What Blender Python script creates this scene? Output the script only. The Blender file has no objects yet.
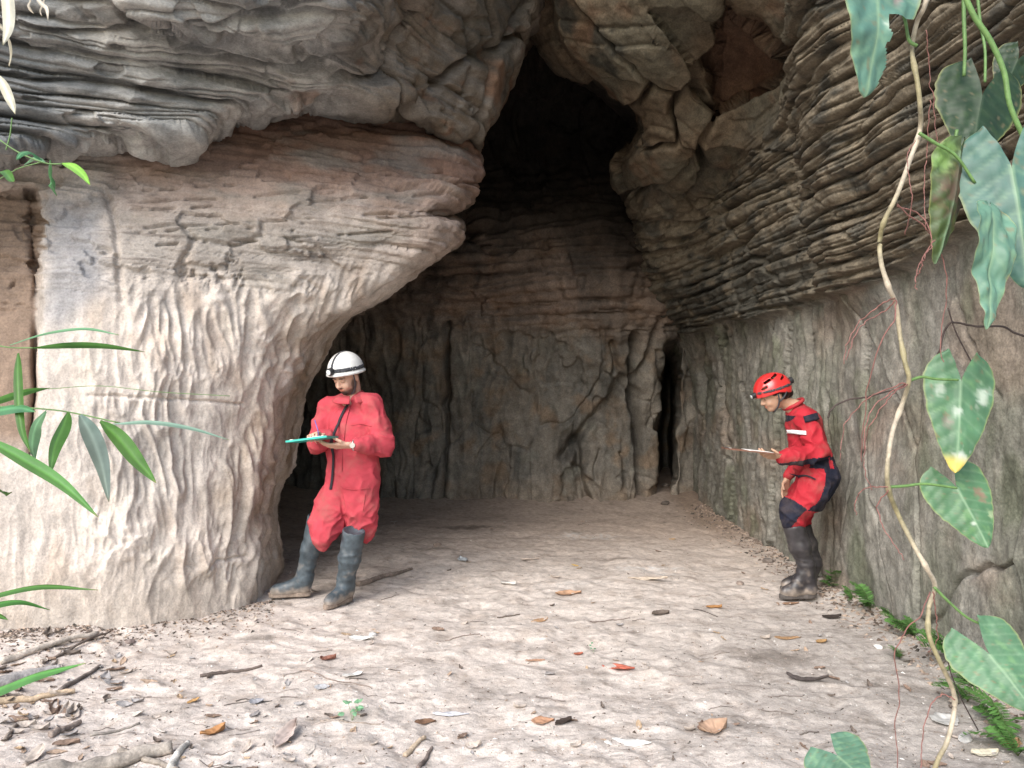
import bpy, bmesh, math, random
import numpy as np
from mathutils import Vector, Matrix

random.seed(7)
RNG = np.random.default_rng(11)
SC = bpy.context.scene
COL = SC.collection
F, CX, CY, CAMZ = 780.0, 512.0, 384.0, 1.5

def at(px, py, d):
    """world point seen at a pixel at a given distance in front of the camera"""
    return np.stack(np.broadcast_arrays((np.asarray(px, float)-CX)/F*d, np.asarray(d, float)*1.0,
                    CAMZ-(np.asarray(py, float)-CY)/F*d), -1)

def gnd(px, py):
    d = CAMZ*F/(py-CY)
    return ((px-CX)/F*d, d)

# ---------------------------------------------------------------- noise
def _hash(ix, iy, iz, seed):
    h = (ix.astype(np.uint32)*np.uint32(374761393) + iy.astype(np.uint32)*np.uint32(668265263)
         + iz.astype(np.uint32)*np.uint32(2147483647) + np.uint32((seed*974711+17) & 0xffffffff))
    h ^= h >> np.uint32(13); h *= np.uint32(1274126177); h ^= h >> np.uint32(16)
    h *= np.uint32(2246822519); h ^= h >> np.uint32(15)
    return h

def perlin(x, y, z, seed=0):
    x, y, z = np.broadcast_arrays(np.asarray(x, float), np.asarray(y, float), np.asarray(z, float))
    xi, yi, zi = np.floor(x), np.floor(y), np.floor(z)
    fx, fy, fz = x-xi, y-yi, z-zi
    xi, yi, zi = xi.astype(np.int64), yi.astype(np.int64), zi.astype(np.int64)
    u, v, w = [t*t*t*(t*(t*6-15)+10) for t in (fx, fy, fz)]
    def g(i, j, k):
        h = _hash((xi+i), (yi+j), (zi+k), seed)
        a = (h & np.uint32(1023)).astype(float)/1023*2-1
        b = ((h >> np.uint32(10)) & np.uint32(1023)).astype(float)/1023*2-1
        c = ((h >> np.uint32(20)) & np.uint32(1023)).astype(float)/1023*2-1
        return a*(fx-i)+b*(fy-j)+c*(fz-k)
    def L(a, b, t): return a+(b-a)*t
    r = L(L(L(g(0,0,0), g(1,0,0), u), L(g(0,1,0), g(1,1,0), u), v),
          L(L(g(0,0,1), g(1,0,1), u), L(g(0,1,1), g(1,1,1), u), v), w)
    return r*1.5

def fbm(x, y, z, oct=4, gain=.5, seed=0):
    r = 0; a = 1; s = 0
    for o in range(oct):
        r = r+a*perlin(x*2**o, y*2**o, z*2**o, seed+o*31); s += a; a *= gain
    return r/s*1.3

def ridge(x, y, z, seed=0, p=1.0):
    return np.clip(1-2.2*np.abs(perlin(x, y, z, seed)), 0, 1)**p

def sst(a, b, x):
    t = np.clip((x-a)/(b-a), 0, 1)
    return t*t*(3-2*t)

def mix(a, b, t):
    t = np.asarray(t)[..., None]
    return np.asarray(a)*(1-t)+np.asarray(b)*t

def rbf(pts, smooth=1e-3):
    """thin-plate surface through (px, py, distance); returns f(px,py) -> distance"""
    p = np.array(pts, float); X = p[:, :2]/400.0; w = 1/p[:, 2]
    n = len(p)
    def K(a, b):
        r2 = ((a[:, None]-b[None])**2).sum(-1)
        return 0.5*r2*np.log(r2+1e-12)
    A = np.zeros((n+3, n+3)); A[:n, :n] = K(X, X)+np.eye(n)*smooth
    A[:n, n] = A[n, :n] = 1; A[:n, n+1:] = X; A[n+1:, :n] = X.T
    c = np.linalg.solve(A, np.r_[w, 0, 0, 0])
    def f(px, py):
        sh = np.shape(px); q = np.stack([np.ravel(px), np.ravel(py)], -1)/400.0
        out = np.empty(len(q))
        for i in range(0, len(q), 40000):
            out[i:i+40000] = K(q[i:i+40000], X)@c[:n]+c[n]+q[i:i+40000]@c[n+1:]
        return 1/np.clip(out, .06, .5).reshape(sh)
    return f

def polydist(px, py, poly):
    """distance in pixels-of-the-grid to a polyline"""
    d = np.full(np.shape(px), 1e9)
    for (x0, y0), (x1, y1) in zip(poly[:-1], poly[1:]):
        dx, dy = x1-x0, y1-y0
        t = np.clip(((px-x0)*dx+(py-y0)*dy)/(dx*dx+dy*dy), 0, 1)
        d = np.minimum(d, np.hypot(px-x0-t*dx, py-y0-t*dy))
    return d

def inpoly(px, py, poly):
    r = np.zeros(np.shape(px), bool)
    n = len(poly)
    for i in range(n):
        x0, y0 = poly[i]; x1, y1 = poly[(i+1) % n]
        if y0 == y1: continue
        c = ((y0 > py) != (y1 > py)) & (px < (x1-x0)*(py-y0)/(y1-y0)+x0)
        r ^= c
    return r

def polymask(px, py, poly, soft):
    d = polydist(px, py, list(poly)+[poly[0]])
    s = np.where(inpoly(px, py, poly), d, -d)
    return sst(-soft, soft, s)

# ---------------------------------------------------------------- mesh helpers
def tag(o, label=None, cat=None, group=None, kind=None):
    if label: o['label'] = label
    if cat: o['category'] = cat
    if group: o['group'] = group
    if kind: o['kind'] = kind
    return o

def link(name, me, mat=None, parent=None, smooth=True):
    o = bpy.data.objects.new(name, me); COL.objects.link(o)
    if mat is not None and len(me.materials) == 0: me.materials.append(mat)
    if smooth: me.shade_smooth()
    if parent is not None: o.parent = parent
    return o

def mesh_from(name, V, Fc, mat=None, parent=None, cols=None, smooth=True):
    me = bpy.data.meshes.new(name)
    V = np.asarray(V, np.float32).reshape(-1, 3)
    if isinstance(Fc, np.ndarray):
        nf, k = Fc.shape
        me.vertices.add(len(V)); me.vertices.foreach_set('co', V.ravel())
        me.loops.add(nf*k); me.loops.foreach_set('vertex_index', Fc.astype(np.int32).ravel())
        me.polygons.add(nf)
        me.polygons.foreach_set('loop_start', np.arange(0, nf*k, k, dtype=np.int32))
        me.polygons.foreach_set('loop_total', np.full(nf, k, np.int32))
        me.update(calc_edges=True)
    else:
        me.from_pydata([tuple(v) for v in V], [], Fc); me.update()
    if cols is not None:
        a = me.color_attributes.new('Col', 'FLOAT_COLOR', 'POINT')
        c = np.ones((len(V), 4), np.float32); c[:, :3] = np.clip(np.asarray(cols).reshape(-1, 3), 0, 1)
        a.data.foreach_set('color', c.ravel())
    return link(name, me, mat, parent, smooth)

def grid_faces(n, m, flip=False):
    i = np.arange(n*m).reshape(n, m)
    q = np.stack([i[:-1, :-1], i[1:, :-1], i[1:, 1:], i[:-1, 1:]], -1).reshape(-1, 4)
    return q[:, ::-1] if flip else q

def normals(P):
    a = np.gradient(P, axis=0); b = np.gradient(P, axis=1)
    n = np.cross(a, b); n /= np.linalg.norm(n, axis=-1, keepdims=True)+1e-12
    return n

def blur(A, it):
    for _ in range(it):
        p = np.pad(A, ((1, 1), (1, 1), (0, 0)), 'edge')
        A = (p[:-2, 1:-1]+p[2:, 1:-1]+p[1:-1, :-2]+p[1:-1, 2:]+2*A)/6
    return A

# ---------------------------------------------------------------- materials
def new_mat(name):
    m = bpy.data.materials.new(name); m.use_nodes = True
    nt = m.node_tree; b = nt.nodes['Principled BSDF']
    return m, nt, b

def N(nt, kind, **kw):
    n = nt.nodes.new(kind)
    for k, v in kw.items():
        if k in n.inputs.keys(): n.inputs[k].default_value = v
        else: setattr(n, k, v)
    return n

def rock_mat(name, bump1=.6, scale1=35, rough=.88, aniso=(1, 1, 1), var=.5, spec=.25, dist=.012):
    m, nt, b = new_mat(name); L = nt.links.new
    tc = N(nt, 'ShaderNodeTexCoord'); mp = N(nt, 'ShaderNodeMapping')
    mp.inputs['Scale'].default_value = aniso
    L(tc.outputs['Object'], mp.inputs['Vector'])
    at_ = N(nt, 'ShaderNodeAttribute', attribute_name='Col')
    n1 = N(nt, 'ShaderNodeTexNoise', Scale=scale1*.35, Detail=8.0, Roughness=.65)
    n2 = N(nt, 'ShaderNodeTexNoise', Scale=scale1*2.2, Detail=6.0, Roughness=.7)
    n3 = N(nt, 'ShaderNodeTexNoise', Scale=2.2, Detail=6.0, Roughness=.6)
    for n in (n1, n2): L(mp.outputs['Vector'], n.inputs['Vector'])
    L(tc.outputs['Object'], n3.inputs['Vector'])
    def rng(n, lo, hi):
        r = N(nt, 'ShaderNodeMapRange'); r.inputs['From Min'].default_value = .3; r.inputs['From Max'].default_value = .7
        r.inputs['To Min'].default_value = lo; r.inputs['To Max'].default_value = hi
        L(n.outputs['Fac'], r.inputs['Value']); return r
    r1 = rng(n1, 1-var, 1+var*.8); r2 = rng(n2, 1-var*.9, 1+var*.8); r3 = rng(n3, 1-var*.5, 1+var*.35)
    m1 = N(nt, 'ShaderNodeMath', operation='MULTIPLY'); m2 = N(nt, 'ShaderNodeMath', operation='MULTIPLY')
    L(r1.outputs[0], m1.inputs[0]); L(r2.outputs[0], m1.inputs[1]); L(m1.outputs[0], m2.inputs[0]); L(r3.outputs[0], m2.inputs[1])
    vm = N(nt, 'ShaderNodeVectorMath', operation='SCALE')
    L(at_.outputs['Color'], vm.inputs[0]); L(m2.outputs[0], vm.inputs['Scale'])
    L(vm.outputs[0], b.inputs['Base Color'])
    b.inputs['Roughness'].default_value = rough
    b.inputs['Specular IOR Level'].default_value = spec
    ad = N(nt, 'ShaderNodeMath', operation='MULTIPLY_ADD'); ad.inputs[1].default_value = .35
    L(n2.outputs['Fac'], ad.inputs[0]); L(n1.outputs['Fac'], ad.inputs[2])
    bp = N(nt, 'ShaderNodeBump', Strength=bump1, Distance=dist)
    L(ad.outputs[0], bp.inputs['Height']); L(bp.outputs['Normal'], b.inputs['Normal'])
    return m

def plain_mat(name, color, rough=.6, var=.15, scale=40, bump=.1, bdist=.002, metal=0, spec=.4, attr=False, sss=0, coat=0, trans=0, dirt=0):
    m, nt, b = new_mat(name); L = nt.links.new
    tc = N(nt, 'ShaderNodeTexCoord')
    n1 = N(nt, 'ShaderNodeTexNoise', Scale=float(scale), Detail=5.0, Roughness=.6)
    L(tc.outputs['Object'], n1.inputs['Vector'])
    r = N(nt, 'ShaderNodeMapRange'); r.inputs['From Min'].default_value = .3; r.inputs['From Max'].default_value = .7
    r.inputs['To Min'].default_value = 1-var; r.inputs['To Max'].default_value = 1+var
    L(n1.outputs['Fac'], r.inputs['Value'])
    vm = N(nt, 'ShaderNodeVectorMath', operation='SCALE'); L(r.outputs[0], vm.inputs['Scale'])
    if attr:
        a = N(nt, 'ShaderNodeAttribute', attribute_name='Col'); L(a.outputs['Color'], vm.inputs[0])
    else: vm.inputs[0].default_value = color
    if dirt:
        nd = N(nt, 'ShaderNodeTexNoise', Scale=7.0, Detail=8.0, Roughness=.7); L(tc.outputs['Object'], nd.inputs['Vector'])
        rd = N(nt, 'ShaderNodeMapRange'); rd.inputs['From Min'].default_value = .48; rd.inputs['From Max'].default_value = .72
        rd.inputs['To Min'].default_value = 0; rd.inputs['To Max'].default_value = dirt; L(nd.outputs['Fac'], rd.inputs['Value'])
        md = nt.nodes.new('ShaderNodeMix'); md.data_type = 'RGBA'
        md.inputs[7].default_value = (.24, .17, .13, 1)
        L(rd.outputs[0], md.inputs[0]); L(vm.outputs[0], md.inputs[6]); L(md.outputs[2], b.inputs['Base Color'])
    else: L(vm.outputs[0], b.inputs['Base Color'])
    b.inputs['Roughness'].default_value = rough; b.inputs['Metallic'].default_value = metal
    b.inputs['Specular IOR Level'].default_value = spec
    if sss:
        b.inputs['Subsurface Weight'].default_value = sss; b.inputs['Subsurface Radius'].default_value = (.02, .008, .004)
        b.inputs['Subsurface Scale'].default_value = .5
    if coat: b.inputs['Coat Weight'].default_value = coat; b.inputs['Coat Roughness'].default_value = .25
    if bump:
        bp = N(nt, 'ShaderNodeBump', Strength=bump, Distance=bdist)
        L(n1.outputs['Fac'], bp.inputs['Height']); L(bp.outputs['Normal'], b.inputs['Normal'])
    if trans:
        out = nt.nodes['Material Output']
        t = N(nt, 'ShaderNodeBsdfTranslucent'); mx = N(nt, 'ShaderNodeMixShader'); mx.inputs[0].default_value = trans
        L(vm.outputs[0], t.inputs['Color']); L(b.outputs[0], mx.inputs[1]); L(t.outputs[0], mx.inputs[2]); L(mx.outputs[0], out.inputs['Surface'])
    return m
# ---------------------------------------------------------------- camera and light
cam = bpy.data.cameras.new('camera'); co = bpy.data.objects.new('camera', cam); COL.objects.link(co)
co.location = (0, 0, CAMZ); co.rotation_euler = (math.radians(90), 0, 0)
cam.sensor_width = 36; cam.lens = F/1024*36; cam.clip_start = .05; cam.clip_end = 2000
SC.camera = co
w = bpy.data.worlds.new('World'); SC.world = w; w.use_nodes = True
SUN_EL, SUN_AZ = 40, 210       # azimuth measured from +Y clockwise: behind the camera, a little to the left
sky = w.node_tree.nodes.new('ShaderNodeTexSky'); sky.sky_type = 'NISHITA'; sky.sun_disc = False
sky.sun_elevation = math.radians(SUN_EL); sky.sun_rotation = math.radians(SUN_AZ)
sky.air_density = 1.2; sky.dust_density = 2.0; sky.ozone_density = .6
w.node_tree.links.new(sky.outputs[0], w.node_tree.nodes['Background'].inputs['Color'])
w.node_tree.nodes['Background'].inputs['Strength'].default_value = .14
sl = bpy.data.lights.new('sun', 'SUN'); sl.energy = 1.9; sl.angle = math.radians(48); sl.color = (1, .985, .965)
so = bpy.data.objects.new('sun', sl); COL.objects.link(so)
_az, _el = math.radians(SUN_AZ), math.radians(SUN_EL)
_d = Vector((math.sin(_az)*math.cos(_el), math.cos(_az)*math.cos(_el), math.sin(_el)))
so.rotation_euler = _d.to_track_quat('Z', 'Y').to_euler(); so.location = _d*20
SC.view_settings.view_transform = 'Standard'; SC.view_settings.look = 'None'
SC.view_settings.gamma = 1; SC.view_settings.use_curve_mapping = False
SC.view_settings.exposure = 1.15
SC.cycles.max_bounces = 8; SC.cycles.diffuse_bounces = 5
# ---------------------------------------------------------------- the cave
def axis(lo, hi, vis0, vis1, nvis, nout):
    """dense between vis0 and vis1, sparse outside"""
    a = []
    if lo < vis0: a.append(np.linspace(lo, vis0, nout, endpoint=False))
    a.append(np.linspace(vis0, vis1, nvis))
    if hi > vis1: a.append(np.linspace(vis1, hi, nout+1)[1:])
    return np.concatenate(a)

def finish(name, P, disp, cols, mat, flipn=False):
    cols = np.clip(cols, .001, 1)**1.12*1.14*np.array([1.0, .99, .955])
    n = normals(blur(P, 6))
    ctr = np.array([0, 0, 1.5])
    s = np.sign((n*(ctr-P)).sum(-1)).mean()
    if s < 0: n = -n
    Q = P+n*disp[..., None]
    a = np.cross(Q[1, 1]-Q[0, 1], Q[1, 1]-Q[1, 0])
    o = mesh_from(name, Q, grid_faces(P.shape[0], P.shape[1], flip=(s > 0)), mat, None, cols.reshape(-1, 3))
    o['kind'] = 'structure'
    return o

def strata(X, Y, Z, f, seed, amp=1.0, tilt=0., warp=.05):
    zz = Z+tilt*X+warp*fbm(X*.8, Y*.8, Z*.8, 3, seed=seed+5)
    h = ridge(X*.7, Y*.7, zz*f, seed, 1.3)*.55
    h = h+ridge(X*1.6, Y*1.6, zz*f*2.3, seed+1, 1.2)*.35
    h = h+ridge(X*3.5, Y*3.5, zz*f*5.1, seed+2)*.16
    h = h*(.55+.9*np.clip(.5+fbm(X*2.2, Y*2.2, Z*2.2, 3, seed=seed+9), 0, 1))
    return h*amp

def beds(X, Y, Z, f, seed, rough=1.0, groove=.35, tilt=0., warp=.05, gw=.16):
    """layered bedding: every layer stands out by its own amount, thin dark gaps between"""
    zz = Z+tilt*X+warp*fbm(X*.6, Y*.6, Z*.6, 3, seed=seed+5)+.012*fbm(X*4, Y*4, Z*2, 2, seed=seed+6)
    t = zz*f+1.1*perlin(X*.15, Y*.15, zz*f*.45, seed+7)
    k = np.floor(t); fr = t-k
    off = .9*perlin(X*.9, Y*.9, k*3.71, seed)+.55*rough*perlin(X*3.1, Y*3.1, k*5.13, seed+1)+.30*rough*perlin(X*9, Y*9, k*2.3, seed+2)
    prof = .35*np.sqrt(np.clip(fr, 0, 1))
    gmask = np.clip(.55+1.2*perlin(X*1.2, Y*1.2, k*7.7+3, seed+3), 0, 1)
    g = np.exp(-(np.minimum(fr, 1-fr)/gw)**2)*gmask
    return off+prof-groove*2.2*g

def blocks(X, Y, Z, n, seed, lo, hi, tiltamt=.35, gap=.05):
    """fractured rock: every block is a tilted plane of its own, with open joints between"""
    rs = np.random.default_rng(seed); S = rs.uniform(lo, hi, (n, 3)); G = rs.normal(size=(n, 3))*tiltamt; O = rs.uniform(-.5, .5, n)
    wx, wy, wz = [q+.12*fbm(X*1.7, Y*1.7, Z*1.7+i*9, 3, seed=seed+i) for i, q in enumerate((X, Y, Z))]
    d1 = np.full(X.shape, 1e9); d2 = d1.copy(); val = np.zeros(X.shape)
    for i in range(n):
        d = np.sqrt((wx-S[i, 0])**2+(wy-S[i, 1])**2+((wz-S[i, 2])*.8)**2)
        v = (X-S[i, 0])*G[i, 0]+(Y-S[i, 1])*G[i, 1]+(Z-S[i, 2])*G[i, 2]+.25*O[i]
        nr = d < d1; d2 = np.where(nr, d1, np.minimum(d2, d)); val = np.where(nr, v, val); d1 = np.where(nr, d, d1)
    return np.clip(val, -.5, .5)-.9*np.exp(-((d2-d1)/gap)**2)

def crack(PX, PY, poly, wpx, seed=0, jit=3):
    jx = jit*fbm(PX/25, PY/25, PX*0, 3, seed=seed); jy = jit*fbm(PX/25+9, PY/25, PX*0, 3, seed=seed+3)
    d = polydist(PX+jx, PY+jy, poly)
    return np.exp(-(d/wpx)**2)

# ============ left wall: pale fluted pillar, edge curving into the arch
fL = rbf([(-450,640,3.9),(-450,384,3.9),(-450,100,3.9),(-450,-100,3.8),
          (0,640,4.57),(100,625,4.75),(180,610,5.0),(270,597,5.45),
          (0,384,4.6),(100,384,4.75),(180,384,5.0),(240,384,5.25),(300,384,5.7),
          (0,180,4.85),(100,170,5.05),(200,200,5.15),(300,200,5.3),(400,200,5.5),(460,225,5.7),
          (300,290,5.35),(380,270,5.6),(200,290,5.1),(100,290,4.8),(0,290,4.7),
          (300,120,5.75),(400,120,6.1),(470,150,6.2),(300,0,6.2),(480,0,6.8),(0,0,5.4),(500,-150,7),(0,-150,5.6)])
rows = axis(-160, 700, 95, 640, 470, 22)
EL = np.array([(-160,520),(0,505),(60,495),(110,478),(150,476),(175,484),(190,478),(200,470),(210,452),(217,440),
               (220,448),(226,457),(236,457),(244,451),(254,440),(264,427),(281,405),(297,388),(306,369),(316,350),(328,338),(340,329),(383,309),
               (426,294),(484,279),(550,274),(600,273),(700,272)], float)
edge = np.interp(rows, EL[:, 0], EL[:, 1])+2.0*fbm(rows/14, rows*0, rows*0, 3, seed=5)+2*np.sin(rows/17)
cu = np.concatenate([np.linspace(-460, -20, 40, endpoint=False), np.linspace(-20, 500, 400)])
cn = (cu-cu[0])/(cu[-1]-cu[0])
PX = cu[0]+cn[None]*(edge[:, None]-cu[0]); PY = np.repeat(rows[:, None], len(cu), 1)
D = fL(PX, PY)
ed = (edge[:, None]-PX)
D = D+.55*np.clip(1-ed/38, 0, 1)**2.6*(1-.55*sst(330, 240, PY))      # rounded lip
D = D+.10*crack(PX, PY, [(30,190),(34,260),(38,300),(36,380),(30,455)], 3.5, 3, 2)
strip = sst(41, 34, PX+2*np.sin(PY/22))*sst(180, 200, PY)*sst(470, 430, PY)
D = D+.10*strip
P = at(PX, PY, D)
# wrap behind: the inner side wall running back into the cave
K = 70; tk = (np.linspace(0, 1, K+1)[1:])**1.5
de = D[:, -1]
Dw = de[:, None]+tk[None]*5.4
PXw = edge[:, None]-26*sst(0, 1, tk)[None]-3*tk[None]; PYw = np.repeat(rows[:, None], K, 1)
Pw = at(PXw, PYw, Dw)
P = np.concatenate([P, Pw], 1); PX = np.concatenate([PX, np.repeat(edge[:, None], K, 1)], 1); PY = np.concatenate([PY, PYw], 1)
inner = np.concatenate([np.zeros_like(D), np.repeat(tk[None], len(rows), 0)], 1)
X, Y, Z = P[..., 0], P[..., 1], P[..., 2]
low = sst(250, 300, PY+.10*(PX-300)+14*fbm(PX/60, PY/60, PX*0, 3, seed=4))
lowleft = sst(60, 130, PX)
wx = X+.07*fbm(X*1.5, Y*1.5, Z*1.5, 3, seed=21); wz = Z+.25*fbm(X*1.2, Y*1.2, Z*1.2, 2, seed=22)
# flutes lean along the curve of the arch near the edge
lean = .28*sst(200, 330, PX)*sst(430, 260, PY)
fx = wx+lean*(wz-2.0)*-1.6
fm = np.clip(.65+1.6*fbm(X*1.1, Y, Z*1.0, 2, seed=37), .15, 1.7)
fl = ridge(fx*6.8, Y*5, wz*2.1, 31, 1.4)*.026*fm+ridge(fx*15, Y*9, wz*4.2, 32, 1.2)*.017*(1.5-.6*fm)+.006*fbm(fx*9, Y*8, wz*7, 4, seed=38)+ridge(fx*3.2, Y*3, wz*1.2, 33, 1.5)*.025+ridge(fx*30, Y*18, wz*9, 36, 1.0)*.006
fl = fl+.012*np.clip(fbm(fx*14, Y*10, wz*7, 3, seed=34), -1, 1)
strip = np.concatenate([strip, np.zeros((len(rows), 70))], 1)
fl = fl*(.45+.75*sst(-.35, .25, fbm(X*1.6, Y, Z*1.3, 3, seed=39)))
fl = fl-.02*crack(PX, PY, [(90,396),(160,398),(240,404)], 1.6, 66, 2)
fl = fl*(.35+.65*lowleft)*(1-.45*sst(560, 610, PY))*(1-.5*strip)
up = strata(X, Y, Z, 5.5, 41, .022, tilt=.06)+.012*beds(X, Y, Z, 13, 42, .8, .35, tilt=.06)+.008*beds(X, Y, Z, 31, 43, 1, .4, tilt=.06)+.006*fbm(X*6, Y*6, Z*14, 4, seed=46)+.03*fbm(X*2, Y*2, Z*3, 3, seed=47)
honey = sst(245, 262, PY)*sst(300, 275, PY)*sst(165, 200, PX)*sst(350, 320, PX)
up = up+.045*np.clip(sst(-30, 80, PX-360), 0, 1)*beds(X, Y, Z, 12, 48, 1, tilt=.05)
disp = low*fl+(1-low)*up-.05*honey*sst(.0, .35, fbm(X*2.5, Y*2, Z*3, 2, seed=52)+.15)*sst(-.1, .5, fbm(X*26, Y*18, Z*17, 3, seed=49))
# flakes broken out of the red band
fk = fbm(X*2.4, Y*2.4, Z*4.5, 4, seed=51)
disp = disp-.030*(1-low)*sst(.10, .14, fk)*sst(420, 330, PX)
for poly, wpx, am, sd in [([(105,190),(113,215),(118,260),(122,300)],3,.03,61),([(185,228),(196,240),(183,262),(182,280)],3,.04,62),
                      ([(262,222),(262,236),(225,246),(190,238)],2.6,.03,63),
                      ([(205,570),(215,560),(245,556)],1.6,.02,65)]:
    disp = disp-am*crack(PX, PY, poly, wpx, sd, 3)
for y0, sd in ((207,1),(199,2),(186,3),(230,4),(243,5),(225,6)):      # fine slots along the bedding
    yy = y0-.055*(PX-200)+3*fbm(PX/70, PX*0+sd, PX*0, 2, seed=sd)
    on = sst(-.05, .15, fbm(PX/30, PX*0+sd*3.3, PX*0, 3, seed=sd+70))*sst(110, 150, PX)*sst(.5, .1, inner)
    disp = disp-.035*on*np.exp(-((PY-yy)/1.3)**2)
disp = disp+.03*fbm(X*1.1, Y*1.1, Z*1.1, 3, seed=55)*(1+2*inner)+inner*.1*fbm(X*2, Y*2, Z*2, 4, seed=56)
# colour
n1 = fbm(X*1.3, Y*1.3, Z*1.3, 4, seed=71); n2 = fbm(X*5, Y*5, Z*2.2, 4, seed=72); n3 = fbm(X*2, Y*2, Z*8, 3, seed=73)
pale = np.array([.58, .525, .49]); warm = np.array([.47, .37, .30]); grey = np.array([.36, .34, .325]); red = np.array([.33, .205, .155])
c = mix(pale*np.ones(P.shape), warm, sst(.0, .6, n2)*.45)
c = mix(c, grey, sst(-.1, .5, n1)*.5)
c = mix(c, [.30, .20, .13], low*sst(.25, .5, fbm(X*3, Y*3, Z*.8, 4, seed=76))*.3)
c = mix(c, [.62, .57, .52], sst(.1, .5, fbm(X*6, Y*6, Z*2.5, 4, seed=77))*.5*low)
c = mix(c, [.13, .105, .09], (1-low)*sst(.25, .5, fbm(X*2, Y*2, Z*34, 3, seed=75))*.5*sst(60, 120, PX))
c = mix(c, red*1.15, (1-low)*sst(90, 130, PX)*(.55+.35*n3).clip(0, 1)*sst(250, 150, PY-.0*PX))
c = mix(c, red, (1-low)*sst(330, 470, PX)*.45)
c = mix(c, np.array([.25, .145, .105]), sst(215, 150, PY+14*n1)*sst(120, 260, PX)*.75)
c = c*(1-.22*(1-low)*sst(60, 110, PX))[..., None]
c = mix(c, np.array([.27, .255, .235]), (1-low)*sst(.0, .4, fbm(X*1.6, Y*1.6, Z*5, 4, seed=78))*.6*sst(100, 150, PX))
blue = polymask(PX, PY, [(48,200),(98,210),(104,290),(60,330),(45,320)], 14)
c = mix(c, [.30, .305, .33], blue*.75)
c = mix(c, [.27, .19, .14], strip*.85)
rust = sst(90, 20, ed if False else np.abs(edge[:, None]-PX))*sst(290, 340, PY)*(inner < 1e-6)
c = mix(c, [.25, .185, .13], np.clip(rust*(.55+.8*n2), 0, 1)*sst(600, 480, PY)*.9)
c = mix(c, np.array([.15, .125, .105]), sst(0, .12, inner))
c = mix(c, [.46, .41, .37], sst(540, 600, PY)*.6*(inner < 1e-6))
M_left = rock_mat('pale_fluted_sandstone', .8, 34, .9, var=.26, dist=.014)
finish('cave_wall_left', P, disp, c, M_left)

# ============ upper overhang on the left
fU = rbf([(-450,190,3.5),(-450,0,3.3),(-450,-300,3.2),(0,175,4.45),(100,165,4.75),(180,160,4.95),(240,130,5.05),(330,118,5.25),
          (400,118,5.5),(440,140,5.85),(480,140,6.2),(505,100,6.4),(530,40,6.5),(550,-10,6.4),(560,-300,5.6),
          (0,60,4.35),(100,60,4.55),(200,60,4.75),(300,60,4.95),(400,50,5.35),(480,50,5.9),
          (0,0,4.2),(150,0,4.35),(300,0,4.5),(370,20,4.75),(430,0,5.3),(500,0,5.9),(0,-300,4.0),(300,-300,4.3),(450,-300,4.9)])
EU = np.array([(-450,195),(-50,180),(0,172),(50,164),(90,157),(140,153),(185,146),(205,137),(222,127),(250,119),(280,115),(320,110),(345,112),
               (372,114),(395,116),(415,122),(432,136),(448,149),(462,152),(475,146),(482,130),(497,112),(510,85),(520,62),(532,38),(545,5),(556,-40),(640,-200)], float)
colsx = axis(-450, 620, -20, 545, 430, 22)
eu = np.interp(colsx, EU[:, 0], EU[:, 1])+1.6*fbm(colsx/12, colsx*0, colsx*0, 3, seed=8)
tv = np.concatenate([np.linspace(0, .5, 300, endpoint=False), np.linspace(.5, 1, 40)])
top = -420
Yt = eu[None]+(top-eu[None])*(tv[:, None]*.82/.82); PY = Yt[::-1]; PX = np.repeat(colsx[None], len(tv), 0)
D = fU(PX, PY); eb = eu[None]-PY
D = D+.42*np.clip(1-eb/26, 0, 1)**2.3
D = D+.16*sst(110, 60, PX)*sst(30, 0, eb)         # fades into the wall at the far left
D = D-.14*sst(8, -4, PY-(8+.0*PX+np.interp(PX, [-50,80,130,210,290,370,400],[-60,-40,2,26,38,34,20])))*sst(420, 370, PX)*sst(80, 130, PX)
P = at(PX, PY, D)
K = 46; tk = np.linspace(0, 1, K+1)[1:]**1.4
Dw = D[-1][None]+tk[:, None]*3.2
Pw = at(np.repeat(colsx[None], K, 0), eu[None]-16*tk[:, None], Dw)
P = np.concatenate([P, Pw], 0); PX = np.concatenate([PX, np.repeat(colsx[None], K, 0)], 0); PY = np.concatenate([PY, np.repeat(eu[None], K, 0)], 0)
inner = np.concatenate([np.zeros_like(D), np.repeat(tk[:, None], len(colsx), 1)], 0)
X, Y, Z = P[..., 0], P[..., 1], P[..., 2]
left = sst(400, 300, PX)
zz = Z-.06*X+.13*fbm(X*.9, Y*.9, Z*.7, 3, seed=81)
r1 = ridge(X*.9, Y*.6, zz*3.0, 82, 1.1); r2 = ridge(X*1.4, Y*1, zz*7, 83, 1.2); r3 = ridge(X*3, Y*2, zz*16, 84)
cus = ridge(X*3.1, Y*2, zz*3.2, 85, 2.0)
dL = .04*r1+.015*r2+.05*cus*np.clip(perlin(X*1.5, Y, Z*2, 86)+.3, 0, 1)+.060*beds(X, Y, Z, 5.2, 83, .12, .8, -.06, .14, .09)+.052*beds(X, Y, Z, 11, 84, .25, .7, -.06, .10, .14)+.024*beds(X, Y, Z, 24, 85, .4, .6, -.06, .10)+.010*fbm(X*9, Y*9, Z*16, 3, seed=87)
dR = .15*blocks(X, Y, Z, 26, 881, (-1.6, 4.6, 2.4), (.9, 6.6, 5.0), .5, .03)+.05*fbm(X*1.3, Y*1.3, Z*1.6, 4, seed=88)+.03*beds(X, Y, Z, 7, 89, 1, .3, .1)+.01*beds(X, Y, Z, 19, 98, 1, .3, .1)+.03*np.clip(fbm(X*4, Y*4, Z*4, 3, seed=90), 0, 1)
disp = left*dL+(1-left)*dR
disp = disp-.12*crack(PX, PY, [(225,30),(260,44),(300,52),(330,62),(350,80)], 7, 91, 4)*left
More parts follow.
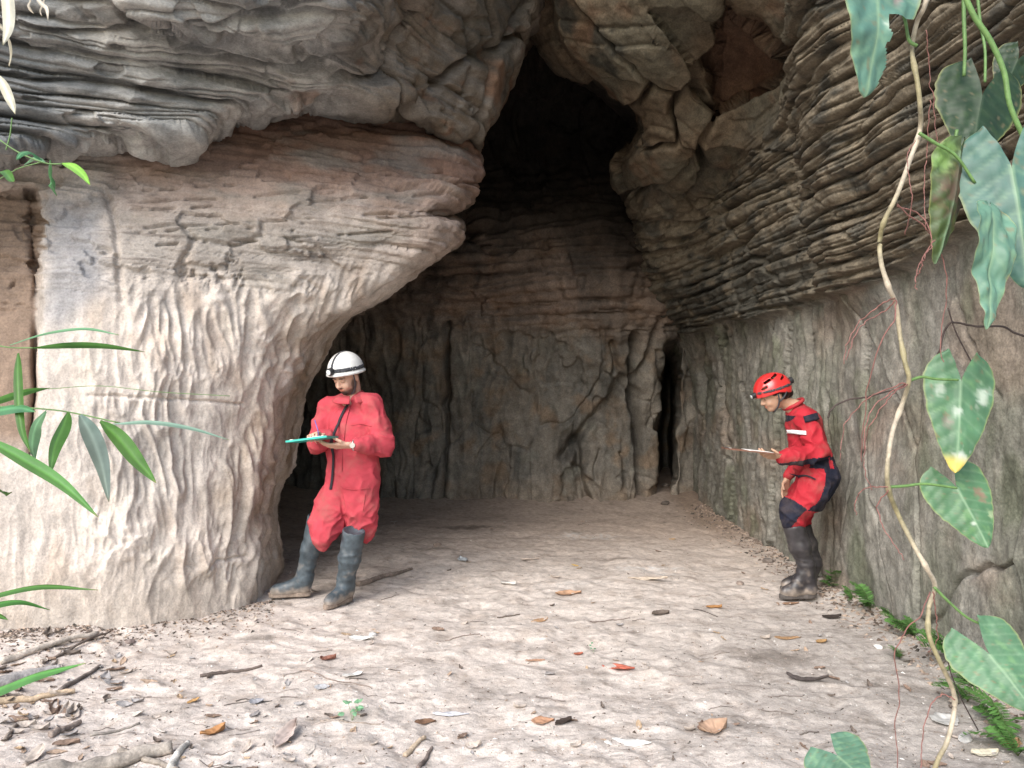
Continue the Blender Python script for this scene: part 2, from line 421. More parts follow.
disp = disp-.05*crack(PX, PY, [(470,20),(478,60),(470,95),(478,120)], 4, 93, 6)
disp = disp-.03*sst(.12, .16, fbm(X*1.9, Y*1.9, Z*3.2, 4, seed=92))
disp = disp-.05*sst(.30, .40, fbm(X*4.0, Y*2, Z*9, 2, seed=97))*left
n1 = fbm(X*1.2, Y*1.2, Z*2.2, 4, seed=94); n2 = fbm(X*4, Y*4, Z*9, 4, seed=95)
c = mix(np.array([.41, .405, .40])*np.ones(P.shape), [.18, .19, .20], sst(-.1, .45, n1)*.85)
c = mix(c, [.13, .125, .12], sst(.1, .4, fbm(X*1.5, Y*1.5, Z*12, 4, seed=99))*.55)
c = mix(c, [.47, .45, .43], sst(.05, .5, n2)*.5)
c = mix(c, [.165, .125, .088], sst(300, 420, PX)*(.75+.3*n2))
c = mix(c, [.11, .10, .085], sst(.0, .35, n1)*sst(330, 400, PX)*.7)
c = mix(c, [.24, .135, .085], sst(.25, .5, fbm(X*3, Y*3, Z*4, 3, seed=96))*sst(250, 330, PX)*.6)
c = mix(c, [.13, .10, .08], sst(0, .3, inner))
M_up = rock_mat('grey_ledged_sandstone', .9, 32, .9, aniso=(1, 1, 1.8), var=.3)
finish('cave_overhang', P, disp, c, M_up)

# ============ right wall and the ceiling slabs above it
fR = rbf([(1500,384,1.95),(1500,900,1.95),(1500,0,1.75),(1500,-300,1.7),(1200,800,2.75),
          (1024,700,3.7),(950,656,4.3),(850,597,5.5),(760,545,7.3),(690,500,10.2),(680,560,10.6),(850,760,5.5),(1024,860,3.7),
          (1024,384,3.7),(950,384,4.3),(850,384,5.5),(760,384,7.3),(690,384,10.2),
          (672,338,10.2),(725,325,8.3),(830,290,5.85),(930,250,4.4),(1024,215,3.65),
          (700,260,8.4),(760,210,6.9),(790,160,6.2),(720,190,7.7),
          (640,230,8.6),(625,185,7.9),(650,300,9.7),(616,160,7.5),(627,120,7.0),(600,90,6.8),(565,62,6.6),(545,0,6.2),(520,-60,6.0),
          (650,60,6.15),(700,115,6.6),(670,170,7.2),(700,0,5.6),(620,0,5.9),(760,60,6.0),
          (830,150,5.35),(800,60,5.4),(810,0,4.95),(870,0,4.5),(930,100,4.1),(1024,100,3.5),(1024,0,3.35),
          (520,-300,5.4),(700,-300,4.9),(1024,-300,3.1)], 3e-4)
rows = axis(-420, 760, -25, 705, 600, 24)
ER = np.array([(-420,470),(-100,500),(-30,522),(0,530),(25,538),(45,548),(60,562),(72,580),(85,600),(100,616),(115,632),(130,634),(150,624),(165,617),
               (180,620),(195,630),(215,640),(240,640),(270,643),(300,646),(325,652),(340,666),(360,671),(420,673),(480,675),(520,680),(760,684)], float)
edge = np.interp(rows, ER[:, 0], ER[:, 1])+1.6*fbm(rows/11, rows*0, rows*0, 3, seed=15)
cn = np.concatenate([np.linspace(0, .5, 470, endpoint=False), np.linspace(.5, 1, 40)])
cn = np.where(cn < .5, cn/.5*.56, .56+(cn-.5)/.5*.44)
PX = edge[:, None]+cn[None]*(1500-edge[:, None]); PY = np.repeat(rows[:, None], len(cn), 1)
D = fR(PX, PY); ed = PX-edge[:, None]
D = D+np.clip(1-ed/16, 0, 1)**2*.5
corner = [(788,-60),(785,40),(800,110),(808,180),(822,240),(832,290)]
cx_ = np.interp(PY, [p[1] for p in corner], [p[0] for p in corner])+4*fbm(PY/18, PY*0, PY*0, 2, seed=16)
D = D-.22*sst(-3, 5, PX-cx_)*sst(330, 290, PY)*sst(900, 830, PX)           # nearer block right of the corner
rec = polymask(PX, PY, [(722,8),(792,48),(788,72),(760,92),(716,114),(716,60)], 4)
nzx = 9*fbm(PX/22, PY/22, PX*0, 4, seed=19); nzy = 9*fbm(PX/22+7, PY/22, PX*0, 4, seed=20)
rec = polymask(PX+nzx, PY+nzy, [(722,-8),(758,18),(792,52),(786,74),(760,92),(716,114),(714,60)], 5)
tri = polymask(PX+nzx, PY+nzy, [(652,12),(722,10),(716,112),(700,100),(690,60)], 4)
D = D+.34*rec+.13*tri
slab = polymask(PX, PY, [(560,60),(652,16),(690,62),(712,118),(700,150),(640,190),(618,160),(626,120)], 8)
P = at(PX, PY, D)
K = 60; tk = np.linspace(0, 1, K+1)[1:]**1.4
Dw = D[:, :1]+tk[None, ::-1]*4.5
PXw = edge[:, None]+14*tk[None, ::-1]
Pw = at(PXw, np.repeat(rows[:, None], K, 1), Dw)
P = np.concatenate([Pw, P], 1); PY = np.concatenate([np.repeat(rows[:, None], K, 1), PY], 1); PX = np.concatenate([np.repeat(edge[:, None], K, 1), PX], 1)
cc = np.zeros((len(rows), K)); rec = np.concatenate([cc, rec], 1); tri = np.concatenate([cc, tri], 1); slab = np.concatenate([cc, slab], 1)
inner = np.concatenate([np.repeat(tk[None, ::-1], len(rows), 0), np.zeros_like(D)], 1)
X, Y, Z = P[..., 0], P[..., 1], P[..., 2]
zb = 2.14+.10*fbm(Y*.9, Y*0, Y*0, 3, seed=17)+.22*sst(5.2, 3.5, Y)
upm = sst(-.03, .03, Z-zb)
slabm = np.clip(sst(230, 150, PY+.9*(PX-700).clip(0, 200)+14*fbm(PX/30, PY/30, PX*0, 3, seed=18)), 0, 1)*sst(815, 770, PX)
st = .075*beds(X, Y, Z, 5.5, 101, .6, .45, .02, .06, .12)+.045*beds(X, Y, Z, 13, 104, .6, .5, .02, .05, .13)+.020*beds(X, Y, Z, 29, 107, .8, .45, .02)+.008*fbm(X*14, Y*14, Z*30, 3, seed=116)+.03
st = st+.05*fbm(X*2, Y*2, Z*2, 3, seed=103)
wy = Y+.06*fbm(X, Y*1.2, Z*1.2, 3, seed=105)
lo = .012*ridge(X*4, wy*3.1, Z*.7, 106, 1.4)+.018*ridge(X*10, wy*13, Z*2.6, 107)*sst(870, 790, PX)+.016*ridge(X*10, wy*24, Z*5, 114)*sst(870, 790, PX)+.02*np.clip(fbm(X*8, Y*11, Z*5, 4, seed=117), -.3, 1)*sst(850, 780, PX)+.05*fbm(X, Y*.8, Z*.8, 3, seed=108)+.008*fbm(X*12, Y*16, Z*7, 4, seed=109)
drip = ridge(X*8, wy*9, Z*1.2, 110, 1.5)*sst(-.65, -.05, Z-zb)
lo = lo+.06*blocks(X, Y, Z*.6, 22, 883, (2.0, 2.5, 0), (2.6, 11, 1.5), .5, .010)+.014*fbm(X*5, Y*6, Z*4, 4, seed=119)
lo = lo+.03*drip*sst(700, 740, PX)*sst(880, 820, PX)*sst(-.2, .3, fbm(X, Y*2.5, Z, 2, seed=115))
sl_ = .24*blocks(X, Y, Z, 17, 882, (-.2, 5.0, 2.6), (2.2, 8.4, 5.2), .5, .022)+.03*fbm(X*1.4, Y*1.4, Z*1.4, 4, seed=111)+.03*beds(X, Y, Z, 9, 118, .8, .3, .3)+.014*fbm(X*9, Y*9, Z*9, 4, seed=112)
disp = upm*(slabm*sl_+(1-slabm)*(st+.05*blocks(X, Y*.7, Z, 30, 885, (1.2, 2, 2), (2.8, 7, 5), .4, .012)))+(1-upm)*lo-.06*(1-upm)*sst(640, 690, PX)+.05*upm*(1-slabm)
for poly, wpx, am, sd in [([(652,14),(688,58),(705,98),(716,114)],2.2,.12,121),([(722,6),(719,60),(716,114)],2.0,.05,122),
        ([(716,114),(706,128),(690,165),(670,182),(640,190)],2.5,.10,123),([(716,114),(760,92),(790,70)],2.5,.10,124),
        ([(696,334),(698,370),(702,430)],1.8,.16,125),([(716,338),(716,360),(724,440),(730,470)],1.6,.12,126),
        ([(830,290),(812,200),(800,130)],2,.05,127),([(620,470),(640,480)],2,.0,128),
        ([(940,270),(946,300),(960,345),(985,400)],2.0,.03,129),([(826,330),(824,372),(822,400)],1.6,.03,130)]:
    disp = disp-am*crack(PX, PY, poly, wpx, sd, 3)
disp = disp+inner*.08*fbm(X*2, Y*2, Z*2, 4, seed=113)
n1 = fbm(X*1.3, Y*1.1, Z*1.6, 4, seed=131); n2 = fbm(X*4, Y*4, Z*10, 4, seed=132); n3 = fbm(X*3, Y*2.4, Z*1.1, 5, seed=133)
lowc = mix(np.array([.25, .243, .225])*np.ones(P.shape), [.165, .17, .14], sst(-.2, .4, n3)*.8)
lowc = mix(lowc, [.33, .31, .275], sst(.1, .55, fbm(X*3, Y*6, Z*2.5, 4, seed=134))*.55)
lowc = mix(lowc, [.27, .205, .165], sst(.0, .5, n1)*.45)
lowc = mix(lowc, [.14, .155, .11], sst(.15, .5, fbm(X*2, Y*2.3, Z*1.4, 4, seed=137))*.6)
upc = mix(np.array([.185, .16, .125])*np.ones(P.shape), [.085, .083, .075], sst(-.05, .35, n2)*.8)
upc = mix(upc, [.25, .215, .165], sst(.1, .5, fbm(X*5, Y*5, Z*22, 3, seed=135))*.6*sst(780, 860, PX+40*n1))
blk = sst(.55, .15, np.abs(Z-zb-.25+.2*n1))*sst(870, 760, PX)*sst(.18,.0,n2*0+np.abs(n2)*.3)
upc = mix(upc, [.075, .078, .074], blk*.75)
slc = mix(np.array([.165, .13, .095])*np.ones(P.shape), [.13, .125, .10], sst(-.05, .4, n1)*.7)
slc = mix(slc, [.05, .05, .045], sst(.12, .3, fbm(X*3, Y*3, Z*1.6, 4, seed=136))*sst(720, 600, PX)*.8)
slc = mix(slc, [.17, .10, .065], sst(.2, .5, fbm(X*2.6, Y*2.6, Z*2.6, 3, seed=138))*.5)
slc = mix(slc, [.12, .065, .045], rec*.7)
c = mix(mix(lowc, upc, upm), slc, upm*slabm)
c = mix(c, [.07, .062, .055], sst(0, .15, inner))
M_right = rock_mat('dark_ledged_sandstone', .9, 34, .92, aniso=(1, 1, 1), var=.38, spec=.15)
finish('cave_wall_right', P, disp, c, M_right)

# ============ back wall, rising into the chimney, and an unseen roof added against sky light
fB = rbf([(60,520,10.8),(60,384,10.8),(300,510,10.2),(400,505,9.9),(500,503,9.8),(600,500,9.75),(640,500,9.8),(700,495,10.3),(780,495,10.9),
          (300,384,10.2),(400,384,9.95),(500,384,9.8),(600,384,9.7),(640,384,9.75),(700,384,10.3),
          (300,300,9.8),(400,300,9.6),(500,290,9.35),(600,290,9.1),(645,290,9.3),(450,250,9.2),(600,230,9.1),
          (450,180,9.4),(540,180,9.9),(600,180,9.6),(540,100,10),(450,60,9.2),(540,60,9.5),(640,60,9.2),(300,60,9.0),(780,60,9.5),(780,300,11),(60,60,9.5)], 3e-4)
rowB = np.concatenate([np.linspace(560, 30, 440)])
colB = np.concatenate([np.linspace(-150, 270, 25, endpoint=False), np.linspace(270, 690, 400), np.linspace(690, 960, 25)[1:]])
PX, PY = np.meshgrid(colB, rowB)
D = fB(PX, PY)
D = D+.35*polymask(PX, PY, [(430,228),(470,215),(482,250),(440,258),(400,262)], 8)
slit = np.exp(-((PX-667+5*fbm(PY/50, PY*0, PY*0, 2, seed=6)+.05*(PY-420))/7.5)**4)*sst(335, 375, PY)
D = D+3*slit
D = D+.25*fbm(PX/60, PY/400, PX*0, 3, seed=7)*sst(400, 500, PY)
P = at(PX, PY, D)
K = 60; tk = np.linspace(0, 1, K+1)[1:]
last = P[-1]; fw = last[None].copy().repeat(K, 0)
fw[..., 1] = last[None, :, 1]+(3.6-last[None, :, 1])*tk[:, None]
fw[..., 2] = last[None, :, 2]+(7.6-last[None, :, 2])*np.sin(tk[:, None]*math.pi/2)
fw[..., 0] = last[None, :, 0]*(1+.1*tk[:, None])
P = np.concatenate([P, fw], 0); PX = np.concatenate([PX, PX[-1:].repeat(K, 0)], 0); PY = np.concatenate([PY, PY[-1:].repeat(K, 0)-200*tk[:, None]], 0)
X, Y, Z = P[..., 0], P[..., 1], P[..., 2]
stm = sst(345, 300, PY-.05*(PX-500)+12*fbm(PX/40, PY/40, PX*0, 3, seed=140))*sst(150, 220, PY)
slit = np.concatenate([slit, np.zeros((K, slit.shape[1]))], 0)
disp = stm*(.09*beds(X, Y, Z, 5.2, 141, 1, .4, -.05, .1)+.045*beds(X, Y, Z, 11, 148, 1.2, .4, -.05, .1)+.06)+.09*fbm(X*1.5, Y*1.5, Z*1.3, 4, seed=142)
wx = X+.12*fbm(X*1.5, Y, Z*1.5, 3, seed=143)
disp = disp+(1-stm)*(.05*blocks(X*1.3, Y, Z*.55, 20, 884, (-3.6, 9, -.2), (3, 10.4, 1.6), .35, .016)+.05*ridge(wx*3.0, Y, Z*.9, 144, 1.5)+.035*ridge(wx*7, Y, Z*1.8, 145, 1.3)+.02*fbm(X*9, Y*9, Z*6, 3, seed=146))
disp = disp-.05*sst(.12, .17, fbm(wx*1.6, Y, Z*1.3, 4, seed=147))
for poly, wpx, am, sd in [([(447,325),(448,400),(446,440),(444,505)],2.4,.22,151),([(622,378),(612,400),(592,420),(575,440),(562,455)],4.5,.20,152),
        ([(577,440),(578,470),(585,500)],4,.18,153),([(632,335),(633,400),(638,450),(641,505)],3.5,.40,154),([(655,330),(640,370),(630,400)],3,.25,155),
        ([(612,340),(613,372)],2,.12,156),([(600,450),(595,480)],2,.06,157),([(655,350),(664,400),(668,495)],2,.1,158)]:
    disp = disp-am*crack(PX, PY, poly, wpx, sd, 5)
disp = disp*(1-np.clip(slit*3, 0, 1))
n1 = fbm(X*.9, Y*.9, Z*.9, 4, seed=161); n2 = fbm(X*3, Y*3, Z*3, 4, seed=162); n3 = fbm(X*3.2, Y, Z*.7, 4, seed=163)
c = mix(np.array([.25, .23, .205])*np.ones(P.shape), [.17, .168, .158], sst(-.1, .45, n3)*.8)
c = mix(c, [.27, .195, .135], sst(.0, .45, n2)*.6)
c = mix(c, [.10, .10, .095], sst(420, 385, PX-12*n1*3)*sst(340, 380, PY)*.6)  # deep shadow beside the left pillar, painted into the rock colour
c = mix(c, [.28, .19, .145], stm*.55)
c = c*.98
c = mix(c, [.09, .085, .08], sst(.1, .4, fbm(X*2.2, Y, Z*.9, 4, seed=165))*.5)
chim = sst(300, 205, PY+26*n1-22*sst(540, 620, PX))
c = mix(c, [.022, .019, .017], chim*.92)  # soot black, also painting in how little light reaches the chimney
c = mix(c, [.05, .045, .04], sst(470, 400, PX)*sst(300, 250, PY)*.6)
c = mix(c, [.30, .24, .19], sst(470, 500, PY)*.4*sst(420, 460, PX))
c = mix(c, [.27, .27, .24], sst(.25, .5, fbm(X*2.2, Y, Z*3, 4, seed=164))*sst(330, 360, PY)*.5*sst(420, 470, PX))
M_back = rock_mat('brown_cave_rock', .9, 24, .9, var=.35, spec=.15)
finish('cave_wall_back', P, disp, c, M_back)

# ============ ground
_rf = np.random.default_rng(91)
FOOT = []
for _k in range(150):
    _d = 1/_rf.uniform(1/9.0, 1/2.6); FOOT.append((_rf.uniform(-.62, .5)*_d, _d, _rf.uniform(0, 6.28), _rf.uniform(.7, 1.1)))
def gheight(x, y):
    f = 0*x
    for fx0, fy0, fa, fs_ in FOOT:
        u = ((x-fx0)*math.cos(fa)+(y-fy0)*math.sin(fa))/.15/fs_; v = (-(x-fx0)*math.sin(fa)+(y-fy0)*math.cos(fa))/.065/fs_
        r2 = u*u+v*v; f = f-.020*np.exp(-r2**1.5)*(1-.3*np.exp(-((u-.1)/.2)**2))+.009*np.exp(-((np.sqrt(r2)-1.35)/.35)**2)
    h = .035*fbm(x*.7, y*.7, x*0, 3, seed=201)+.016*fbm(x*3.2, y*3.2, x*0, 3, seed=202)
    foot = ridge(x*2.6, y*2.6, x*0+3, 203, 2)
    h = h+.45*np.clip(f, -.03, .02)-.012*foot+.009*fbm(x*8, y*8, x*0, 4, seed=204)+.007*np.abs(fbm(x*26, y*26, x*0, 3, seed=205))
    h = h*(1-.6*sst(7, 10, y))+.09*sst(9.0, 10.3, y)+.03*sst(2.05, 2.5, x)*sst(2.5, 3.5, y)
    h = h+.10*sst(-1.9, -3.3, x)*sst(3.4, 4.6, y)*1.0
    h = h*sst(30, 12, np.hypot(x, y))
    h = h-.01
    return h
yb = np.concatenate([np.linspace(-1.2, 2.4, 60, endpoint=False), 1/np.linspace(1/2.4, 1/13.5, 560)])
xn = np.linspace(-1, 1, 560)
xx = xn[None]*(1.9+.78*np.clip(yb, 1.6, 14)[:, None]*.95); yy = np.repeat(yb[:, None], 560, 1)
zz = gheight(xx, yy)
n1 = fbm(xx*1.3, yy*1.3, xx*0, 4, seed=211); n2 = fbm(xx*6, yy*6, xx*0, 4, seed=212); n3 = fbm(xx*22, yy*22, xx*0, 3, seed=213)
sand = np.array([.59, .525, .475]); inn = np.array([.43, .345, .285])
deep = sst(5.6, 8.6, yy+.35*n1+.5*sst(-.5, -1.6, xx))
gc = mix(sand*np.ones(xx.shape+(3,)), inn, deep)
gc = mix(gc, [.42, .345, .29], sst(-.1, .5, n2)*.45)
gc = mix(gc, [.28, .262, .245], sst(.2, 2.2, xx+.3*n1)*sst(6, 4.5, yy)*.65)  # right side darkened in the colour, where the wall blocks the sky
gc = mix(gc, [.17, .14, .115], sst(.22, .45, n3)*.40+sst(.22, .42, fbm(xx*3.5, yy*5, xx*0, 4, seed=214))*.32)
gc = mix(gc, [.24, .17, .12], sst(.35, .08, np.abs(xx-2.25))*sst(7.2, 8.5, yy)*.6)
for (px, py, rx, ry, am) in ((640,567,.40,.13,.8),(665,572,.22,.08,.6),(590,535,.5,.2,.45),(570,583,.3,.1,.4)):   # ashy pale patches
    gx, gy = gnd(px, py)
    gc = mix(gc, [.60, .60, .59], sst(1, .35, np.hypot((xx-gx)/rx, (yy-gy)/ry)+.8*n2+.3*n3)*am*sst(-.2, .3, n3+.5*fbm(xx*45, yy*45, xx*0, 2, seed=216)))
for (px, py, rx, ry, am) in ((465,526,.45,.14,.75),(430,548,.25,.1,.5),(262,636,.18,.06,.6),(780,655,.3,.14,.55),(615,558,.2,.1,.5)):
    gx, gy = gnd(px, py)
    gc = mix(gc, [.11, .088, .07], sst(1, .3, np.hypot((xx-gx)/rx, (yy-gy)/ry)+.6*n2+.4*n3)*am)
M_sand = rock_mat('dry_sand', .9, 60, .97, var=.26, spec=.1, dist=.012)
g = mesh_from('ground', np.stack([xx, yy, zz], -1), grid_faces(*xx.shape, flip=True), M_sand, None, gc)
g['kind'] = 'structure'
# the forest floor beyond the cave mouth, reaching the horizon
rr = np.array([0, 3, 6, 12, 30, 80, 250, 700]); th = np.linspace(0, 2*np.pi, 65)
R_, T_ = np.meshgrid(rr, th, indexing='ij')
fx_, fy_ = R_*np.cos(T_), R_*np.sin(T_)
far = mesh_from('terrain', np.stack([fx_, fy_, np.full(fx_.shape, -.16)], -1), grid_faces(len(rr), 65), M_sand, None, np.ones(fx_.shape+(3,))*np.array([.30, .27, .22]))
far['kind'] = 'structure'
# ---------------------------------------------------------------- implicit surfaces for figures
class Field:
    def __init__(s, lo, hi, h):
        s.h = h; s.lo = np.array(lo, float)
        n = np.ceil((np.array(hi, float)-s.lo)/h).astype(int)+1
        s.ax = [s.lo[i]+h*np.arange(n[i]) for i in range(3)]
        s.F = np.full(n, .12, np.float32)
    def add(s, fn, lo, hi, k=.02, op='union', m=.07):
        sl = []
        for i in range(3):
            a = np.searchsorted(s.ax[i], lo[i]-m); b = np.searchsorted(s.ax[i], hi[i]+m); sl.append(slice(a, b))
        X, Y, Z = np.meshgrid(s.ax[0][sl[0]], s.ax[1][sl[1]], s.ax[2][sl[2]], indexing='ij')
        if X.size == 0: return
        d = fn(X, Y, Z).astype(np.float32); f = s.F[tuple(sl)]
        if op == 'union':
            hh = np.clip(.5+.5*(f-d)/k, 0, 1); s.F[tuple(sl)] = f*(1-hh)+d*hh-k*hh*(1-hh)
        elif op == 'cut':
            hh = np.clip(.5-.5*(f+d)/k, 0, 1); s.F[tuple(sl)] = f*(1-hh)-d*hh+k*hh*(1-hh)
    def cone(s, a, b, ra, rb, k=.02, op='union', sq=None):
        a = np.array(a, float); b = np.array(b, float); v = b-a; L2 = (v*v).sum()+1e-12
        def fn(X, Y, Z):
            t = np.clip(((X-a[0])*v[0]+(Y-a[1])*v[1]+(Z-a[2])*v[2])/L2, 0, 1)
            return np.sqrt((X-a[0]-t*v[0])**2+(Y-a[1]-t*v[1])**2+(Z-a[2]-t*v[2])**2)-(ra+(rb-ra)*t)
        r = max(ra, rb); s.add(fn, np.minimum(a, b)-r, np.maximum(a, b)+r, k, op)
    def chain(s, pts, k=.02):
        for (a, ra), (b, rb) in zip(pts[:-1], pts[1:]): s.cone(a, b, ra, rb, k)
    def ell(s, c, r, R=None, k=.02, op='union'):
        c = np.array(c, float); r = np.array(r, float); R = np.eye(3) if R is None else R   # R columns: local axes in world
        def fn(X, Y, Z):
            P = np.stack([X-c[0], Y-c[1], Z-c[2]], -1)@R
            k0 = np.sqrt(((P/r)**2).sum(-1)); k1 = np.sqrt(((P/r**2)**2).sum(-1))+1e-9
            return k0*(k0-1)/k1
        m = r.max(); s.add(fn, c-m, c+m, k, op)
    def mesh(s):
        F = s.F; n = np.array(F.shape)
        ins = F < 0
        c = np.zeros(n-1, np.int8)
        for i in (0, 1):
            for j in (0, 1):
                for l in (0, 1): c += ins[i:n[0]-1+i, j:n[1]-1+j, l:n[2]-1+l]
        act = (c > 0) & (c < 8); idx = np.argwhere(act)
        vid = np.full(n-1, -1, np.int64); vid[act] = np.arange(len(idx))
        acc = np.zeros((len(idx), 3)); cnt = np.zeros(len(idx))
        corners = [(i, j, l) for i in (0, 1) for j in (0, 1) for l in (0, 1)]
        val = {q: F[idx[:, 0]+q[0], idx[:, 1]+q[1], idx[:, 2]+q[2]] for q in corners}
        for p in corners:
            for ax in range(3):
                if p[ax] == 0:
                    q = list(p); q[ax] = 1; q = tuple(q)
                    a, b = val[p], val[q]; m = (a < 0) != (b < 0)
                    t = np.where(m, a/np.where(m, a-b, 1), 0)
                    pos = np.array(p, float)[None].repeat(len(idx), 0); pos[:, ax] += t
                    acc[m] += pos[m]; cnt[m] += 1
        V = s.lo+s.h*(idx+acc/cnt[:, None])
        Q = []
        for ax in range(3):
            u, w = [(1, 2), (2, 0), (0, 1)][ax]
            a = ins.take(range(n[ax]-1), ax); b = ins.take(range(1, n[ax]), ax)
            for flip, mm in ((False, a & ~b), (True, ~a & b)):
                e = np.argwhere(mm); e = e[(e[:, u] > 0) & (e[:, w] > 0) & (e[:, u] < n[u]-1) & (e[:, w] < n[w]-1)]
                def cell(du, dw):
                    g = e.copy(); g[:, u] -= du; g[:, w] -= dw; return vid[g[:, 0], g[:, 1], g[:, 2]]
                q = np.stack([cell(1, 1), cell(0, 1), cell(0, 0), cell(1, 0)], -1)
                Q.append(q[:, ::-1] if flip else q)
        return V, np.concatenate(Q)

def vnormals(V, Q):
    fn = np.cross(V[Q[:, 2]]-V[Q[:, 0]], V[Q[:, 3]]-V[Q[:, 1]]); n = np.zeros_like(V)
    for i in range(4): np.add.at(n, Q[:, i], fn)
    return n/(np.linalg.norm(n, axis=1, keepdims=True)+1e-12)

def submesh(V, Q, keep, off=0.):
    if off: V = V+vnormals(V, Q)*off
    q = Q[keep]; u, inv = np.unique(q, return_inverse=True)
    return V[u], inv.reshape(q.shape)

def frame(fwd, up=(0, 0, 1)):
    f = np.array(fwd, float); f /= np.linalg.norm(f); r = np.cross(f, up); r /= np.linalg.norm(r); u = np.cross(r, f)
    return np.stack([r, f, u], 1)          # columns right, forward, up

def ptree(o, root):
    o.parent = root; return o

def cloth_folds(V, Q, seed, amp, centres=()):
    n = vnormals(V, Q)
    x, y, z = V.T
    u = x+.05*fbm(x*6, y*6, z*6, 2, seed=seed+5)
    d = ridge(u*5+z*1.6, y*5, z*6+1.6*x, seed, 2.2)*1.0+ridge(u*9+z*3, y*9, z*8-4*x, seed+1, 2.0)*.7+ridge(u*14-z*5, y*12, z*11, seed+3, 1.6)*.35+fbm(x*4, y*4, z*4, 2, seed=seed+2)*.4
    f = np.ones(len(V))
    for c, r, g in centres:
        f = f+g*np.exp(-((V-np.array(c))**2).sum(1)/r**2)
    return V+n*((d-.45)*amp*f)[:, None]

def head_prims(fd, c, R, neck_base, sc=1.0, female=False):
    L = lambda x, y, z: np.array(c)+R@(np.array([x, y, z])*sc)
    fd.ell(L(0, -.012, .03), np.array([.077, .098, .095])*sc, R, k=.02)
    fd.ell(L(0, .022, -.045), np.array([.058, .066, .066])*sc, R, k=.03)
    fd.ell(L(0, .060, -.088), np.array([.026, .022, .02])*sc, R, k=.025)      # chin
    for sx in (-1, 1):
        fd.ell(L(.032*sx, .066, -.035), np.array([.022, .02, .024])*sc, R, k=.02)   # cheeks
        fd.ell(L(.03*sx, .076, .022), np.array([.026, .012, .009])*sc, R, k=.012)   # brow
        fd.ell(L(.030*sx, .080, .002), np.array([.015, .010, .009])*sc, R, k=.004)  # lids
        fd.ell(L(.079*sx, -.008, -.012), np.array([.010, .018, .030])*sc, R, k=.008) # ears
    fd.cone(L(0, .084, .012), L(0, .106, -.026), .009*sc, .013*sc, k=.010)
    for sx in (-1, 1): fd.ell(L(.011*sx, .096, -.031), np.array([.009, .010, .008])*sc, R, k=.006)
    fd.ell(L(0, .086, -.053), np.array([.024, .010, .006])*sc, R, k=.006)
    fd.ell(L(0, .084, -.065), np.array([.021, .010, .007])*sc, R, k=.006)
    nb = np.array(neck_base)
    fd.cone(L(0, -.03, -.05), nb, (.056 if not female else .047)*sc, (.062 if not female else .052)*sc, k=.03)
    return L

def head_colors(V, c, R, sc, skin, beard, hair=(.02, .015, .012)):
    q = ((V-np.array(c))@R)/sc; x, y, z = q.T
    C = np.ones((len(V), 3))*np.array(skin)
    on = np.linalg.norm(q, axis=1) < .2
    def blob(cx_, cy_, cz_, rx, ry, rz, s=.35):
        e = np.sqrt(((np.abs(x)-cx_)/rx)**2+((y-cy_)/ry)**2+((z-cz_)/rz)**2); return sst(1+s, 1-s, e)*on
    C = mix(C, np.array(skin)*[.95, .6, .55], blob(0, .09, -.059, .024, .02, .012))
    C = mix(C, hair, blob(.03, .085, .026, .022, .02, .005)*.85)
    C = mix(C, [.03, .02, .018], blob(.030, .09, .000, .013, .02, .0028)*.9)
    C = mix(C, np.array(skin)*.75, blob(.030, .085, .006, .02, .02, .012)*.4)
    if beard:
        C = mix(C, hair, blob(0, .088, -.046, .028, .02, .006)*.75)
        C = mix(C, hair, blob(0, .078, -.088, .032, .03, .022)*.8)
        jaw = sst(-.055, -.08, z+.35*np.clip(.05-y, 0, 1)*0)*sst(-.01, .02, y)*on*sst(-.13, -.11, z)
        C = mix(C, hair, jaw*.8)
        C = mix(C, hair, blob(.064, .015, -.05, .02, .03, .04)*.75)
    C = mix(C, hair, on*sst(.035, .05, z-.35*np.clip(y-.02, 0, 1))*sst(.07, .03, y))
    C = mix(C, hair, on*sst(-.03, -.055, y)*sst(-.07, -.05, z))
    return C

def hand_prims(fd, w, d, palm_n, thumb, grip=.6, sc=1.0, spread=.021):
    """w wrist, d direction of the palm, palm_n normal out of the palm, thumb side direction"""
    w = np.array(w, float); d = np.array(d, float); d /= np.linalg.norm(d)
    t = np.array(thumb, float); t -= d*(t@d); t /= np.linalg.norm(t); p = np.cross(d, t)
    if p@np.array(palm_n) < 0: p = -p
    for j in range(4):
        o = (1.5-j)*spread*sc
        fd.cone(w+t*o*.6, w+d*.085*sc+t*o, .015*sc, .0125*sc, k=.012)
        ln = [.040, .046, .043, .034][j]*sc; r = [.0092, .0094, .009, .0082][j]*sc
        a = w+d*.088*sc+t*o; dirn = d
        for q in range(3):
            an = grip*(q+.6)*.62
            dirn = d*math.cos(an)+p*math.sin(an)
            b = a+dirn*ln*(1, .68, .55)[q]; fd.cone(a, b, r, r*.93, k=.004); a = b; r *= .93
    a = w+d*.025*sc+t*.022*sc; b = a+(d*.55+t*.75+p*.25)*.038*sc; c = b+(d*.85+t*.15+p*.45)*.032*sc; e = c+(d*.8-t*.15+p*.5)*.024*sc
    fd.cone(a, b, .0145*sc, .0115*sc, k=.01); fd.cone(b, c, .011*sc, .0098*sc, k=.004); fd.cone(c, e, .0098*sc, .0085*sc, k=.004)

